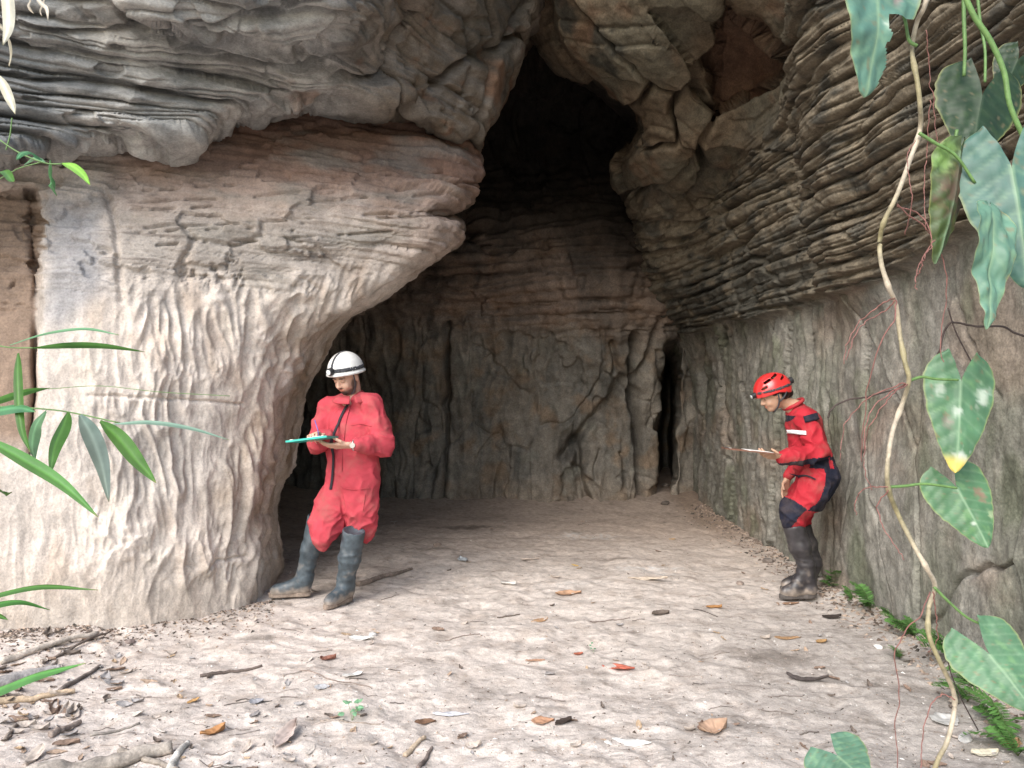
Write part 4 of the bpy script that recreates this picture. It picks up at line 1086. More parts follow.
def heart_leaf(J, T, half, nrm, base=(.07, .155, .10), vein=(.22, .33, .20), fold=.25, curl=.15, lobes=.34, spots=(), wav=.03, seed=0, tear=None, cut=None, tipcol=None, asym=0, gapw=.40):
    """J petiole joint, T tip, half = half width / length"""
    J = np.array(J, float); T = np.array(T, float); L = np.linalg.norm(T-J); e1 = (T-J)/L
    n = np.array(nrm, float); n -= e1*(n@e1); n /= np.linalg.norm(n); e2 = np.cross(e1, n)
    nv, nu = 56, 15; VV = []; CC = []; FF = []
    vs = np.linspace(-lobes, 1, nv)
    for sd in (-1, 1):
        t = (vs+lobes)/(1+lobes)
        wd = half*(np.sin(np.pi*np.clip(t, 0, 1)**.62)**.62*(1-.30*t)*1.12); wd[-1] = 0; wd[0] = .1*half
        wd = np.maximum(wd*(1+asym*sd), .002)
        c0 = .42*half                                                # centre of the lobes
        inner = np.where(vs < 0, np.clip(gapw*half*(-vs/lobes)**1.35, 0, 9), 0)
        wd = np.maximum(wd, inner+.001)
        wd[0] = inner[0]+.02*half
        u = np.linspace(0, 1, nu)
        A = inner[:, None]+(wd-inner)[:, None]*u[None]               # distance across
        v_ = np.repeat(vs[:, None], nu, 1)
        edge = 1+.05*fbm(v_*7, np.full_like(v_, sd*3.+seed), v_*0, 2, seed=seed)*u
        A = A*edge
        veinphase = (v_*1.0+A*.9/1.0)                                 # side veins sweep towards the tip
        vp = (v_-.75*A/half*.35)*5.5
        ridge_ = np.exp(-((vp-np.round(vp))/.10)**2)*(u > .05)
        mid = np.exp(-(A/.014)**2)*(v_ > -.02)
        z = -fold*A+.0045*np.cos(2*np.pi*(vp))*sst(0, .3, A/half)*-1+wav*fbm(v_*2.4, A*5+sd*5, v_*0+seed, 3, seed=seed+1)*sst(0, .09, A)+wav*.7*fbm(v_*2.4, v_*0+.5, v_*0+seed, 2, seed=seed+1)
        z = z-curl*(v_-.2)**2*np.sign(v_-.2)*1.0-.02*u**3
        P = J+e1*(v_*L)[..., None]+e2*(A*sd*L)[..., None]+n*(z*L)[..., None]
        c = np.ones(P.shape)*np.array(base)*(1+.25*fbm(v_*3, A*6+sd*2, v_*0+seed, 3, seed=seed+2))[..., None]
        c = mix(c, np.array(base)*[1.9, 1.6, 1.35], sst(.12, .45, fbm(v_*6-A*3, A*5, v_*0+seed*3+sd, 4, seed=seed+6))*.6)
        c = mix(c, (.16, .13, .07), sst(.38, .5, fbm(v_*12, A*12, v_*0+seed+sd*4, 3, seed=seed+8))*.6)
        c = mix(c, vein, np.clip(ridge_*.22+mid*.7, 0, 1))
        c = mix(c, (.30, .30, .10), sst(.93, 1.0, u)[None]*np.ones_like(A)*.5)
        for (sv, su, rad, col_) in spots:
            c = mix(c, col_, sst(1.35, .3, np.hypot((v_-sv)/rad/1.4, (A*sd-su)/rad)+1.1*fbm(v_*14, A*14, v_*0, 3, seed=seed+4))*.8)
        if tipcol is not None: c = mix(c, tipcol, sst(.78, .92, v_))
        off = len(VV)*nv*nu
        keep = np.ones((nv, nu), bool)
        if cut is not None: keep = ~cut(v_, A*sd)
        gf = grid_faces(nv, nu, flip=(sd > 0)); kf = keep.reshape(-1)[gf].all(1)
        VV.append(P.reshape(-1, 3)); CC.append(c.reshape(-1, 3)); FF.append(gf[kf]+off)
    return np.concatenate(VV), np.concatenate(FF), np.concatenate(CC)

def add_leaf(parent, *a, name='leaf', label=None, mat=None, **k):
    V, Fq, C = heart_leaf(*a, **k)
    o = mesh_from(name, V, Fq, mat or M_heart, parent, C)
    if label: o['label'] = label
    return o

def ribbon_tube(name, pts, r0, r1, mat, parent, n=40, col0=None, col1=None, knots=0, seed=0, m=8, jit=0):
    p = smooth_path(pts, n); t = np.linspace(0, 1, n); r = r0+(r1-r0)*t
    if jit: p = p+jit*np.stack([fbm(t*9, t*0+seed, t*0, 3, seed=seed), fbm(t*9, t*0+seed+5, t*0, 3, seed=seed), fbm(t*9, t*0+seed+9, t*0, 3, seed=seed)], 1)
    if knots: r = r*(1+.35*np.exp(-((t*knots-np.round(t*knots))*n/knots/1.1)**2))
    v, f = tube(p, r, m); cols = None
    if col0 is not None:
        a = np.array(col0); b = np.array(col1)
        tt = np.repeat(.5+.5*np.sin(t*knots*math.pi+1), m)
        cols = mix(a*np.ones((n*m, 3)), b, tt)
    return mesh_from(name, v, f, mat, parent, cols)

D0 = 1.75
def Q(px, py, d=D0): return at(px, py, d)
# ---- the long pale climber
vine = bpy.data.objects.new('climbing_vine', None); COL.objects.link(vine); vine.location = tuple(Q(900, 1030, D0))
vine['label'] = 'long pale climbing vine with heart shaped green leaves hanging before the right wall'; vine['category'] = 'vine'
def vparent(o, root):
    o.parent = root; o.matrix_parent_inverse = Matrix.Translation(-Vector(root.location)); return o
ST = [(960,-420),(945,-160),(932,-30),(925,5),(917,22),(912,50),(917,80),(920,105),(920,130),(910,160),(897,195),(884,222),(880,240),(881,262),(889,288),(896,305),(900,335),(905,362),(909,380),(903,402),(893,430),(888,460),(888,487),(897,512),(912,542),(926,567),(935,586),(929,608),(929,635),(940,662),(953,690),(954,712),(947,742),(935,768),(915,840),(903,930),(900,1045)]
o = ribbon_tube('stem', [Q(x, y, D0+.02*math.sin(i*1.7)) for i, (x, y) in enumerate(ST)], .0052, .0052, M_stem, None, 260, (.40, .34, .26), (.22, .19, .10), knots=13, seed=1, m=10); vparent(o, vine)
def vleaf(*a, **k): vparent(add_leaf(None, *a, **k), vine)
def petiole(pts, r=.0035, mat=None, root=vine): vparent(ribbon_tube('leaf_stalk', pts, r, r*.8, mat or M_green, None, 26), root)
pale = (.40, .46, .38)
petiole([Q(908, 381), Q(922, 377), Q(936, 379), Q(958, 380, D0+.01)]); petiole([Q(888, 487), Q(905, 486), Q(925, 484), Q(957, 488, D0)])
petiole([Q(934, 587), Q(950, 603), Q(968, 618), Q(990, 628, D0)])
petiole([Q(917, 46), Q(909, 40), Q(905, 20), Q(898, 2), Q(884, -14, 1.72)], .004)
petiole([Q(919, 133), Q(935, 143), Q(956, 156), Q(975, 183)], .004)
vleaf(Q(961, 382, D0+.02), Q(958, 472, D0-.03), .36, (-.15, -1, .15), fold=.12, curl=.08, lobes=.36, seed=3, label='green leaf with white damage and a yellow tip', base=(.065, .15, .075),
      spots=((.12, -.24, .075, pale), (.86, -.06, .075, (.5, .54, .48)), (.10, .20, .05, pale), (.45, .12, .06, (.16, .14, .11)), (.33, .02, .05, pale)), tipcol=(.62, .50, .12))
vleaf(Q(957, 488, D0+.04), Q(990, 547, D0-.02), .52, (-.1, -1, .25), fold=.10, curl=.1, lobes=.45, seed=5, base=(.065, .15, .07), asym=.0,
      spots=((.20, -.30, .085, (.20, .11, .08)), (.60, .04, .035, pale), (.55, -.30, .05, (.30, .36, .2))))
vleaf(Q(990, 655, 1.70), Q(1036, 712, 1.62), .62, (-.2, -1, .45), fold=.08, curl=.12, lobes=.62, seed=7, base=(.07, .155, .08))
vleaf(Q(876, -28, 1.70), Q(878, 88, 1.66), .37, (.25, -1, .1), fold=-.15, curl=.22, lobes=.25, seed=9, base=(.09, .19, .145), wav=.06, label='large torn blue-green leaf cut off by the top edge',
      cut=lambda v, a: (a < -.12+.10*fbm(v*6, v*0, v*0, 3, seed=77)) & (v > .38) & (v < .86), spots=((.45, -.12, .05, pale), (.2, -.18, .05, (.30, .22, .2))))
# ---- reddish aerial roots of the vine
RT = [[(897,204),(925,228),(938,246),(946,275),(946,305),(940,338),(944,362)], [(897,206),(920,215),(932,240),(920,262),(915,280),(917,290)], [(935,240),(925,256),(921,268),(916,278)],
      [(895,298),(880,305),(866,316),(855,328),(847,345),(844,364)], [(895,300),(884,312),(865,322),(853,340),(846,360)], [(896,300),(894,318),(880,345),(872,370),(866,400),(862,440),(862,462)],
      [(908,382),(890,388),(868,398),(852,415),(843,430),(840,460)], [(908,383),(895,390),(875,405),(866,425),(864,455),(866,475),(872,490)],
      [(908,384),(893,394),(880,410),(868,430),(864,450)], [(888,487),(872,487),(860,492),(855,505),(856,515)],[(888,490),(878,505),(882,525),(895,545),(904,560)],
      [(930,592),(920,615),(905,632),(895,655),(899,690),(896,725),(897,770)], [(933,592),(936,615),(937,640),(928,652)], [(955,700),(940,695),(927,715),(922,745),(921,770)],
      [(905,235),(912,200),(907,160),(915,140)],[(926,30),(930,75),(935,120),(941,170)], [(930,100),(927,150),(924,190),(926,230)]]
for i, r in enumerate(RT):
    o = ribbon_tube('aerial_root', [Q(x, y, D0-.012+.05*math.sin(i*2.1+j*.5)*(j > 0)) for j, (x, y) in enumerate(r)], .0016 if i < 14 else .0011, .0010, M_root, None, 44, seed=i, m=6, jit=.006)
    vparent(o, vine)
# ---- dark wiry root crossing in front of the wall
o = ribbon_tube('hanging_root', [Q(x, y, 1.86) for x, y in ((828,418),(836,405),(858,398),(880,394),(908,383),(930,373),(938,352),(945,330),(952,322),(975,326),(1002,328),(1030,338),(1090,350))], .0022, .0026, M_darkroot, None, 90, seed=44, m=6, jit=.012)
tag(o, 'thin dark wiry root crossing behind the pale vine', 'root')
v, f = tube(smooth_path([Q(948, 308, 1.86), Q(955, 330, 1.86), Q(966, 352, 1.86), Q(975, 368, 1.86)], 20), .0018, 6); b_ = mesh_from('branch', v, f, M_darkroot, o)
v, f = tube(smooth_path([Q(946, 640, 1.9), Q(950, 670, 1.9), Q(962, 700, 1.9), Q(978, 730, 1.9)], 20), .0016, 6); b_ = mesh_from('branch', v, f, M_darkroot, vine); vparent(b_, vine)
# ---- the second climber at the right edge
v2 = bpy.data.objects.new('climbing_vine', None); COL.objects.link(v2); v2.location = tuple(Q(975, -260, 1.8))
v2['label'] = 'green climber with large dark and blue-green leaves at the top right corner'; v2['category'] = 'vine'
def g(o): vparent(o, v2)
g(ribbon_tube('stem', [Q(x, y, 1.8) for x, y in ((975,-300),(965,-120),(964,-20),(972,12),(990,40),(1004,72),(1010,105),(1025,140),(1050,190),(1075,300))], .007, .0055, M_green, None, 60))
petiole([Q(963, -40, 1.9), Q(964, 20, 1.9), Q(965, 50, 1.9), Q(964, 76, 1.9)], .005, root=v2); petiole([Q(975, -30, 1.95), Q(980, 20, 1.95), Q(985, 50, 1.93), Q(985, 82, 1.9)], .004, root=v2)
petiole([Q(957, 130, 1.78), Q(952, 155, 1.78), Q(940, 180, 1.78), Q(936, 200, 1.76)], .004, root=v2)
g(add_leaf(None, Q(982, 96, 1.90), Q(972, 158, 1.86), .60, (-.1, -1, -.1), fold=.2, curl=.1, lobes=.55, seed=11, base=(.016, .038, .014), vein=(.06, .09, .05), label='dark green leaf'))
g(add_leaf(None, Q(1012, 168, 1.72), Q(1032, 285, 1.66), .40, (-.3, -1, .2), fold=.18, curl=.15, lobes=.40, seed=13, base=(.05, .12, .095), label='large blue-green leaf with a brown crease', spots=((-.02, -.12, .03, (.25, .14, .08)),)))
g(add_leaf(None, Q(990, 212, 1.66), Q(984, 330, 1.60), .20, (.3, -1, .15), fold=-.3, curl=-.1, lobes=.10, gapw=.1, seed=15, base=(.10, .20, .14), wav=.09, label='narrow twisted pale green leaf'))
g(add_leaf(None, Q(962, 152, 1.76), Q(947, 262, 1.74), .22, (.4, -1, -.1), fold=.35, curl=.15, lobes=.15, gapw=.1, seed=17, base=(.045, .07, .02), wav=.07, label='olive green leaf with a brown patch', spots=((.3, -.05, .2, (.10, .055, .04)), (.05, .15, .12, (.16, .28, .08)))))
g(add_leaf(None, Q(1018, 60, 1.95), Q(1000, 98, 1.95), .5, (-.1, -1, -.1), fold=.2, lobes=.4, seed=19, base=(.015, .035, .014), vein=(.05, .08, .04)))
# ---- leaf poking up at the bottom edge
lf = bpy.data.objects.new('young_climber', None); COL.objects.link(lf); lf.location = tuple(Q(860, 1010, 1.7))
lf['label'] = 'single young green leaf rising at the bottom edge in front of the sand'; lf['category'] = 'plant'
o = add_leaf(None, Q(838, 756, 1.55), Q(868, 782, 1.48), .85, (-.1, -.75, .7), fold=.1, curl=.1, lobes=.62, seed=21, base=(.085, .17, .11)); o.parent = lf; o.matrix_parent_inverse = Matrix.Translation(-Vector(lf.location))
o = ribbon_tube('leaf_stalk', [Q(860, 1012, 1.7), Q(852, 900, 1.62), Q(845, 800, 1.56), Q(838, 757, 1.55)], .003, .0022, M_green, None, 20); o.parent = lf; o.matrix_parent_inverse = Matrix.Translation(-Vector(lf.location))

# ---- narrow grass-like leaves at the left edge
def blade(pts, wmax, nrm=(0, -1, .3), base=(.07, .17, .03), seed=0, n=34, fold=.35, point=.8):
    p = smooth_path(pts, n); t = np.linspace(0, 1, n)
    tg = np.gradient(p, axis=0); tg /= np.linalg.norm(tg, axis=1, keepdims=True)
    nn = np.array(nrm, float)[None]-tg*(tg@np.array(nrm, float))[:, None]; nn /= np.linalg.norm(nn, axis=1, keepdims=True)
    sd = np.cross(tg, nn); w_ = wmax/2*np.clip(np.sin(np.pi*np.clip(t, 0.02, 1)**.8), 0, 1)**point; w_[-1] = .0003
    us = np.linspace(-1, 1, 7)
    P = p[:, None]+sd[:, None]*(us[None]*w_[:, None])[..., None]-nn[:, None]*(np.abs(us)[None]*w_[:, None]*fold)[..., None]
    P = P+nn[:, None]*(.0006*np.sin(us*14))[None, :, None]
    c = np.ones(P.shape)*np.array(base)*(1+.2*np.sin(us*17))[None, :, None]*(1+.2*fbm(t*6, t*0+seed, t*0, 2, seed=seed))[:, None, None]
    c = mix(c, np.array(base)*1.7, np.exp(-(us/.12)**2)[None]*np.ones((n, 1))*.6)
    c = mix(c, (.35, .30, .12), sst(.95, 1, t)[:, None]*np.ones((1, 7))*.7)
    return P.reshape(-1, 3), grid_faces(n, 7), c.reshape(-1, 3)
def blade_plant(name, label, cat, leaves, stems, root_loc):
    r = bpy.data.objects.new(name, None); COL.objects.link(r); r.location = tuple(root_loc); r['label'] = label; r['category'] = cat
    inv = Matrix.Translation(-Vector(r.location))
    for i, (pts, wd, dd, col_, nr) in enumerate(leaves):
        v, f, c = blade([at(x, y, dd+.03*k*(1 if i % 2 else -1)) for k, (x, y) in enumerate(pts)], wd*dd/F, nr, col_, seed=i)
        o = mesh_from('leaf', v, f, M_blade, r, c); o.matrix_parent_inverse = inv
    for pts, rad, dd in stems:
        v, f = tube(smooth_path([at(x, y, dd) for x, y in pts], 30), rad, 6); o = mesh_from('stem', v, f, M_green, r); o.matrix_parent_inverse = inv
    return r
G1, G2, G3 = (.06, .15, .025), (.13, .27, .14), (.34, .43, .37)
up_, fr_, sk_ = (0, -.5, 1), (0, -1, .2), (.3, -.9, .5)
blade_plant('bamboo_branch', 'leafy green bamboo twig reaching in from the left edge before the pale rock', 'plant', [
    ([(10,345),(45,333),(85,328),(119,335)], 9, 1.35, G2, up_), ([(33,348),(70,345),(105,346),(146,352)], 7, 1.3, G1, fr_),
    ([(18,353),(17,380),(20,425),(30,452)], 9, 1.25, G1, fr_), ([(-20,408),(5,398),(28,391),(50,388)], 9, 1.3, G1, fr_),
    ([(-25,418),(0,410),(20,408),(36,412)], 12, 1.25, (.07, .20, .08), sk_), ([(46,411),(36,425),(32,445),(35,460)], 14, 1.3, G2, sk_),
    ([(68,412),(62,428),(54,448),(50,474)], 15, 1.28, G1, fr_), ([(80,415),(92,436),(102,465),(109,502)], 18, 1.25, G3, sk_),
    ([(100,421),(118,438),(136,460),(156,483)], 16, 1.3, G1, fr_), ([(113,424),(150,421),(190,427),(229,440)], 11, 1.2, (.24, .36, .27), up_),
    ([(-20,436),(20,458),(60,483),(98,517)], 13, 1.2, (.07, .19, .04), fr_), ([(-20,490),(-5,490),(5,494),(12,492)], 6, 1.3, G1, fr_)],
    [([(-400,1305),(-385,900),(-320,560),(-220,430),(-120,395)], .004, 1.28), ([(-360,640),(-250,400),(-150,340),(-60,330)], .002, 1.3), ([(-120,395),(-60,410),(-25,418)], .0012, 1.25), ([(-220,430),(-90,420),(-20,437)], .0012, 1.2), ([(-120,395),(-30,405),(30,408),(68,412),(120,423)], .0013, 1.28), ([(-60,330),(0,346),(33,348)], .0012, 1.3), ([(48,389),(100,386),(160,392),(230,396)], .0006, 1.33)], at(-120, 395, 1.28))
blade_plant('grass_tuft', 'low green grass blades entering at the left edge just above the sand', 'grass', [
    ([(-60,612),(-10,596),(40,586),(98,590)], 11, 1.25, G1, up_), ([(-60,625),(-15,607),(20,601),(50,610)], 12, 1.25, (.08, .22, .05), up_), ([(-30,605),(-10,612),(0,616),(8,620)], 7, 1.25, G1, up_)],
    [([(-120,900),(-90,700),(-60,615)], .002, 1.25)], at(-120, 1000, 1.25)*[1, 1, 0])
blade_plant('grass_tuft', 'single broad bright green blade at the left edge over the dead sticks', 'grass', [
    ([(-40,700),(-5,690),(35,675),(86,663)], 19, 1.2, (.08, .23, .05), up_)], [([(-90,950),(-60,800),(-40,700)], .002, 1.2)], at(-90, 980, 1.2)*[1, 1, 0])
blade_plant('leafy_twig', 'small twig with a few bright leaves hanging at the upper left edge', 'plant', [
    ([(62,163),(72,166),(82,174),(90,185)], 8, 1.4, (.20, .42, .06), fr_), ([(50,160),(49,172),(52,185),(57,196)], 8, 1.4, (.10, .26, .10), sk_),
    ([(42,160),(30,152),(22,153),(16,160)], 8, 1.4, (.10, .26, .12), sk_), ([(45,162),(35,157),(28,162),(24,165)], 7, 1.4, G2, up_), ([(0,172),(5,172),(10,178),(14,182)], 8, 1.4, G1, fr_)],
    [([(-330,1230),(-345,700),(-300,160),(-160,70),(-40,110)], .003, 1.4), ([(-160,70),(-80,180),(-20,190)], .001, 1.4), ([(-40,110),(0,140),(20,153),(45,163),(62,164)], .0014, 1.4), ([(-20,190),(5,176),(20,168),(42,162)], .001, 1.4), ([(12,118),(10,135),(6,150)], .0012, 1.4)], at(-40, 110, 1.4))
r = blade_plant('dead_grass', 'pale dried grass strands hanging in the upper left corner', 'grass', [
    ([(2,-40),(7,-5),(8,25),(3,45)], 11, 1.0, (.62, .58, .45), sk_), ([(-5,20),(6,35),(10,55),(9,66)], 7, 1.0, (.60, .55, .42), fr_), ([(-8,70),(2,82),(10,100),(15,114)], 9, 1.0, (.60, .56, .42), sk_),
    ([(24,-20),(30,-2),(28,6),(34,14)], 5, 1.0, (.58, .52, .42), fr_), ([(30,-12),(40,2),(46,8),(48,20)], 4, 1.0, (.58, .52, .42), fr_), ([(36,-12),(44,-4),(40,10),(42,16)], 4, 1.0, (.62, .56, .46), fr_)],
    [([(-420,1560),(-440,700),(-380,-60),(-200,-180),(-10,-80)], .003, 1.0), ([(-10,-80),(12,-60),(24,-20)], .001, 1.0), ([(12,-60),(28,-30),(30,-12)], .001, 1.0), ([(12,-60),(32,-30),(36,-12)], .001, 1.0), ([(-10,-80),(2,-60),(2,-40)], .001, 1.0), ([(-10,-80),(0,-40),(-5,20),(-8,70)], .001, 1.0)], at(-10, -80, 1.0))

# ---- ferns along the foot of the right wall
def fern_frond(L, seed, w=.30):
    rs = np.random.default_rng(seed); n = 16; V = []; Fc = []; C = []
    t = np.linspace(0, 1, 22); arch = np.stack([t*L*.9, rs.uniform(-.06, .06)*t*t*L, L*(1.05*t-.85*t*t*rs.uniform(.7, 1.2))], 1)
    v, f = tube(arch, .0016*(1-.7*t), 5); V += list(v); Fc += [list(q) for q in f]; C += [(.10, .13, .04)]*len(v)
    for i in range(n):
        q = .12+.86*i/n; p = np.array([np.interp(q, t, arch[:, k]) for k in range(3)])
        ln = w*L*math.sin(math.pi*(q*.86+.1))**.8*(1-.25*q)
        for sd in (-1, 1):
            d = np.array([.35, sd, -.12+rs.normal()*.1]); d /= np.linalg.norm(d); up = np.array([0, 0, 1]); s_ = np.cross(d, up); wd = L*.030
            b = len(V); gcol = np.array([.085, .19, .05])*rs.uniform(.75, 1.5)
            for (a, ww) in ((0, .5), (.35, 1), (.7, .75), (1, .05)):
                V += [p+d*ln*a+s_*wd*ww+up*.004*a, p+d*ln*a-s_*wd*ww+up*.004*a]; C += [gcol]*2
            for k in range(3): Fc.append([b+2*k, b+2*k+1, b+2*k+3, b+2*k+2])
    me_o = mesh_from('frond', V, Fc, M_fern, None, C)
    return me_o
protos = []
for i in range(4):
    o = fern_frond(.24, i+3); protos.append(o.data); bpy.data.objects.remove(o)
FERNS = [((835,588),.9,'small fern by the heel of the dark boots at the wall foot'),((858,600),.55,'lowest small fern at the bend of the wall foot beyond the vine'),((876,612),1.0,'bright fern on the wall foot just left of the pale vine'),
         ((896,628),.9,'bright fern at the wall foot behind the lower vine bend'),((925,640),.8,'fern half hidden behind the pale vine near the wall'),((900,658),.6,'tiny fern on the dark soil left of the vine'),
         ((955,665),1.2,'fern under the big heart leaf, its upper fronds against the wall'),((968,700),1.1,'large fern with long arching fronds below the big heart leaf'),((985,690),1.2,'fern crowding the wall at the right, beside the large arching one'),
         ((1005,725),1.2,'fern near the lower right corner, above the moss'),((1018,750),1.0,'fern in the lower right corner'),((962,640),.8,'fern growing up the wall above the big heart leaf')]
rs = np.random.default_rng(5)
for i, ((px, py), s_, lab) in enumerate(FERNS):
    gx, gy = gnd(px, py); gx = min(gx, 2.36)
    r = bpy.data.objects.new('fern', None); COL.objects.link(r); r.location = (gx, gy, float(gheight(np.array([gx]), np.array([gy]))[0])); tag(r, lab, 'fern', 'ferns along the foot of the right wall')
    for k in range(6):
        o = bpy.data.objects.new('frond', protos[(i+k) % 4]); COL.objects.link(o); o.parent = r
        o.rotation_euler = (rs.uniform(-.3, .3), -rs.uniform(-.1, .6), math.pi+rs.uniform(-1.9, 1.9)); q = s_*rs.uniform(.5, 1.0); o.scale = (q, q, q)

def sprig(label, cat, px, py, size, col_, n=14, seed=0, name='seedling'):
    gx, gy = gnd(px, py); rs = np.random.default_rng(seed); z0 = float(gheight(np.array([gx]), np.array([gy]))[0])
    r = bpy.data.objects.new(name, None); COL.objects.link(r); r.location = (gx, gy, z0); tag(r, label, cat)
    for k in range(n):
        a = rs.uniform(0, 6.28); h = size*rs.uniform(.3, 1); rr = size*rs.uniform(.15, .6)
        p = np.array([rr*math.cos(a), rr*math.sin(a), h]); 
        T = p+np.array([math.cos(a)*.8, math.sin(a)*.8, rs.uniform(-.2, .4)])*size*.35
        V, Fq, C = heart_leaf(p, T, .42, (rs.normal()*.3, -.4, 1), base=np.array(col_)*rs.uniform(.8, 1.3), vein=np.array(col_)*1.4, lobes=.15, seed=k, fold=.2)
        mesh_from('leaf', V[::1], Fq, M_fern, r, C)
        if k % 3 == 0:
            v, f = tube(smooth_path([(0, 0, 0), p*[.5, .5, .6], p], 8), size*.012, 5); mesh_from('stalk', v, f, M_green, r)
sprig('pale green seedling growing in the sand near the bottom edge', 'seedling', 352, 718, .085, (.17, .34, .20), 12, 1)
sprig('small green sprig lying on the sand beside the red leaf', 'seedling', 594, 647, .05, (.08, .26, .14), 5, 2)
sprig('broad leaved weed at the wall foot behind the dark boots', 'plant', 838, 586, .12, (.10, .24, .06), 8, 3, 'weed')
# ---------------------------------------------------------------- litter on the sand
def gz(x, y): return float(gheight(np.array([x]), np.array([y]))[0])
def dry_leaf_mesh(seed, col_, L=1., asp=.36, curl=.35, name='dry_leaf'):
    rs = np.random.default_rng(seed); n, m = 18, 9
    v = np.linspace(0, 1, n)[:, None]*np.ones((1, m)); u = np.linspace(-1, 1, m)[None]*np.ones((n, 1))
    wd = asp*.5*np.sin(np.pi*np.clip(v, .0, 1)**.8)**.8*(1+.35*fbm(v*5, u*0+seed, u*0, 2, seed=seed))
    wd = np.maximum(wd, .006)
    x = (v-.5)+.08*np.sin(v*3+seed); y = u*wd+.12*(v-.5)**2*rs.choice([-1, 1])
    z = curl*asp*np.abs(u)**1.6*rs.uniform(.3, 1.2)*(.4+v)*.5+curl*.5*(v-.5)**2*rs.uniform(.2, 1.6)+.07*fbm(v*3, u*1.5, u*0+seed, 3, seed=seed+9)
    z = z-z.min()+.0
    c = np.ones((n, m, 3))*np.array(col_)*(1+.35*fbm(v*6, u*3, u*0, 3, seed=seed+3))[..., None]
    c = mix(c, np.array(col_)*1.35, np.exp(-(u/.12)**2)*.6); c = mix(c, np.array(col_)*.45, sst(.1, .4, fbm(v*7, u*4, u*0+4, 2, seed=seed+5))*.6)
    P = np.stack([x, y, z], -1)*L
    o = mesh_from(name, P, grid_faces(n, m, flip=True), M_dryleaf, None, c.reshape(-1, 3))
    md = o.modifiers.new('s', 'SOLIDIFY'); md.thickness = .0012/1; md.offset = 0
    return o
BROWN, TAN, GREY, ORANGE, WHITE, DARK, REDL = (.17, .10, .065), (.42, .31, .21), (.30, .28, .27), (.45, .28, .16), (.66, .64, .60), (.06, .045, .038), (.50, .15, .10)
def drop(o, px, py, rot, tilt=0, dz=.0, group=None, label=None, cat='leaf', sc=1.):
    gx, gy = gnd(px, py); o.location = (gx, gy, gz(gx, gy)+dz); o.rotation_euler = (tilt*math.cos(rot*3), tilt*math.sin(rot*3), rot); o.scale = (sc, sc, sc)
    tag(o, label, cat, group); return o
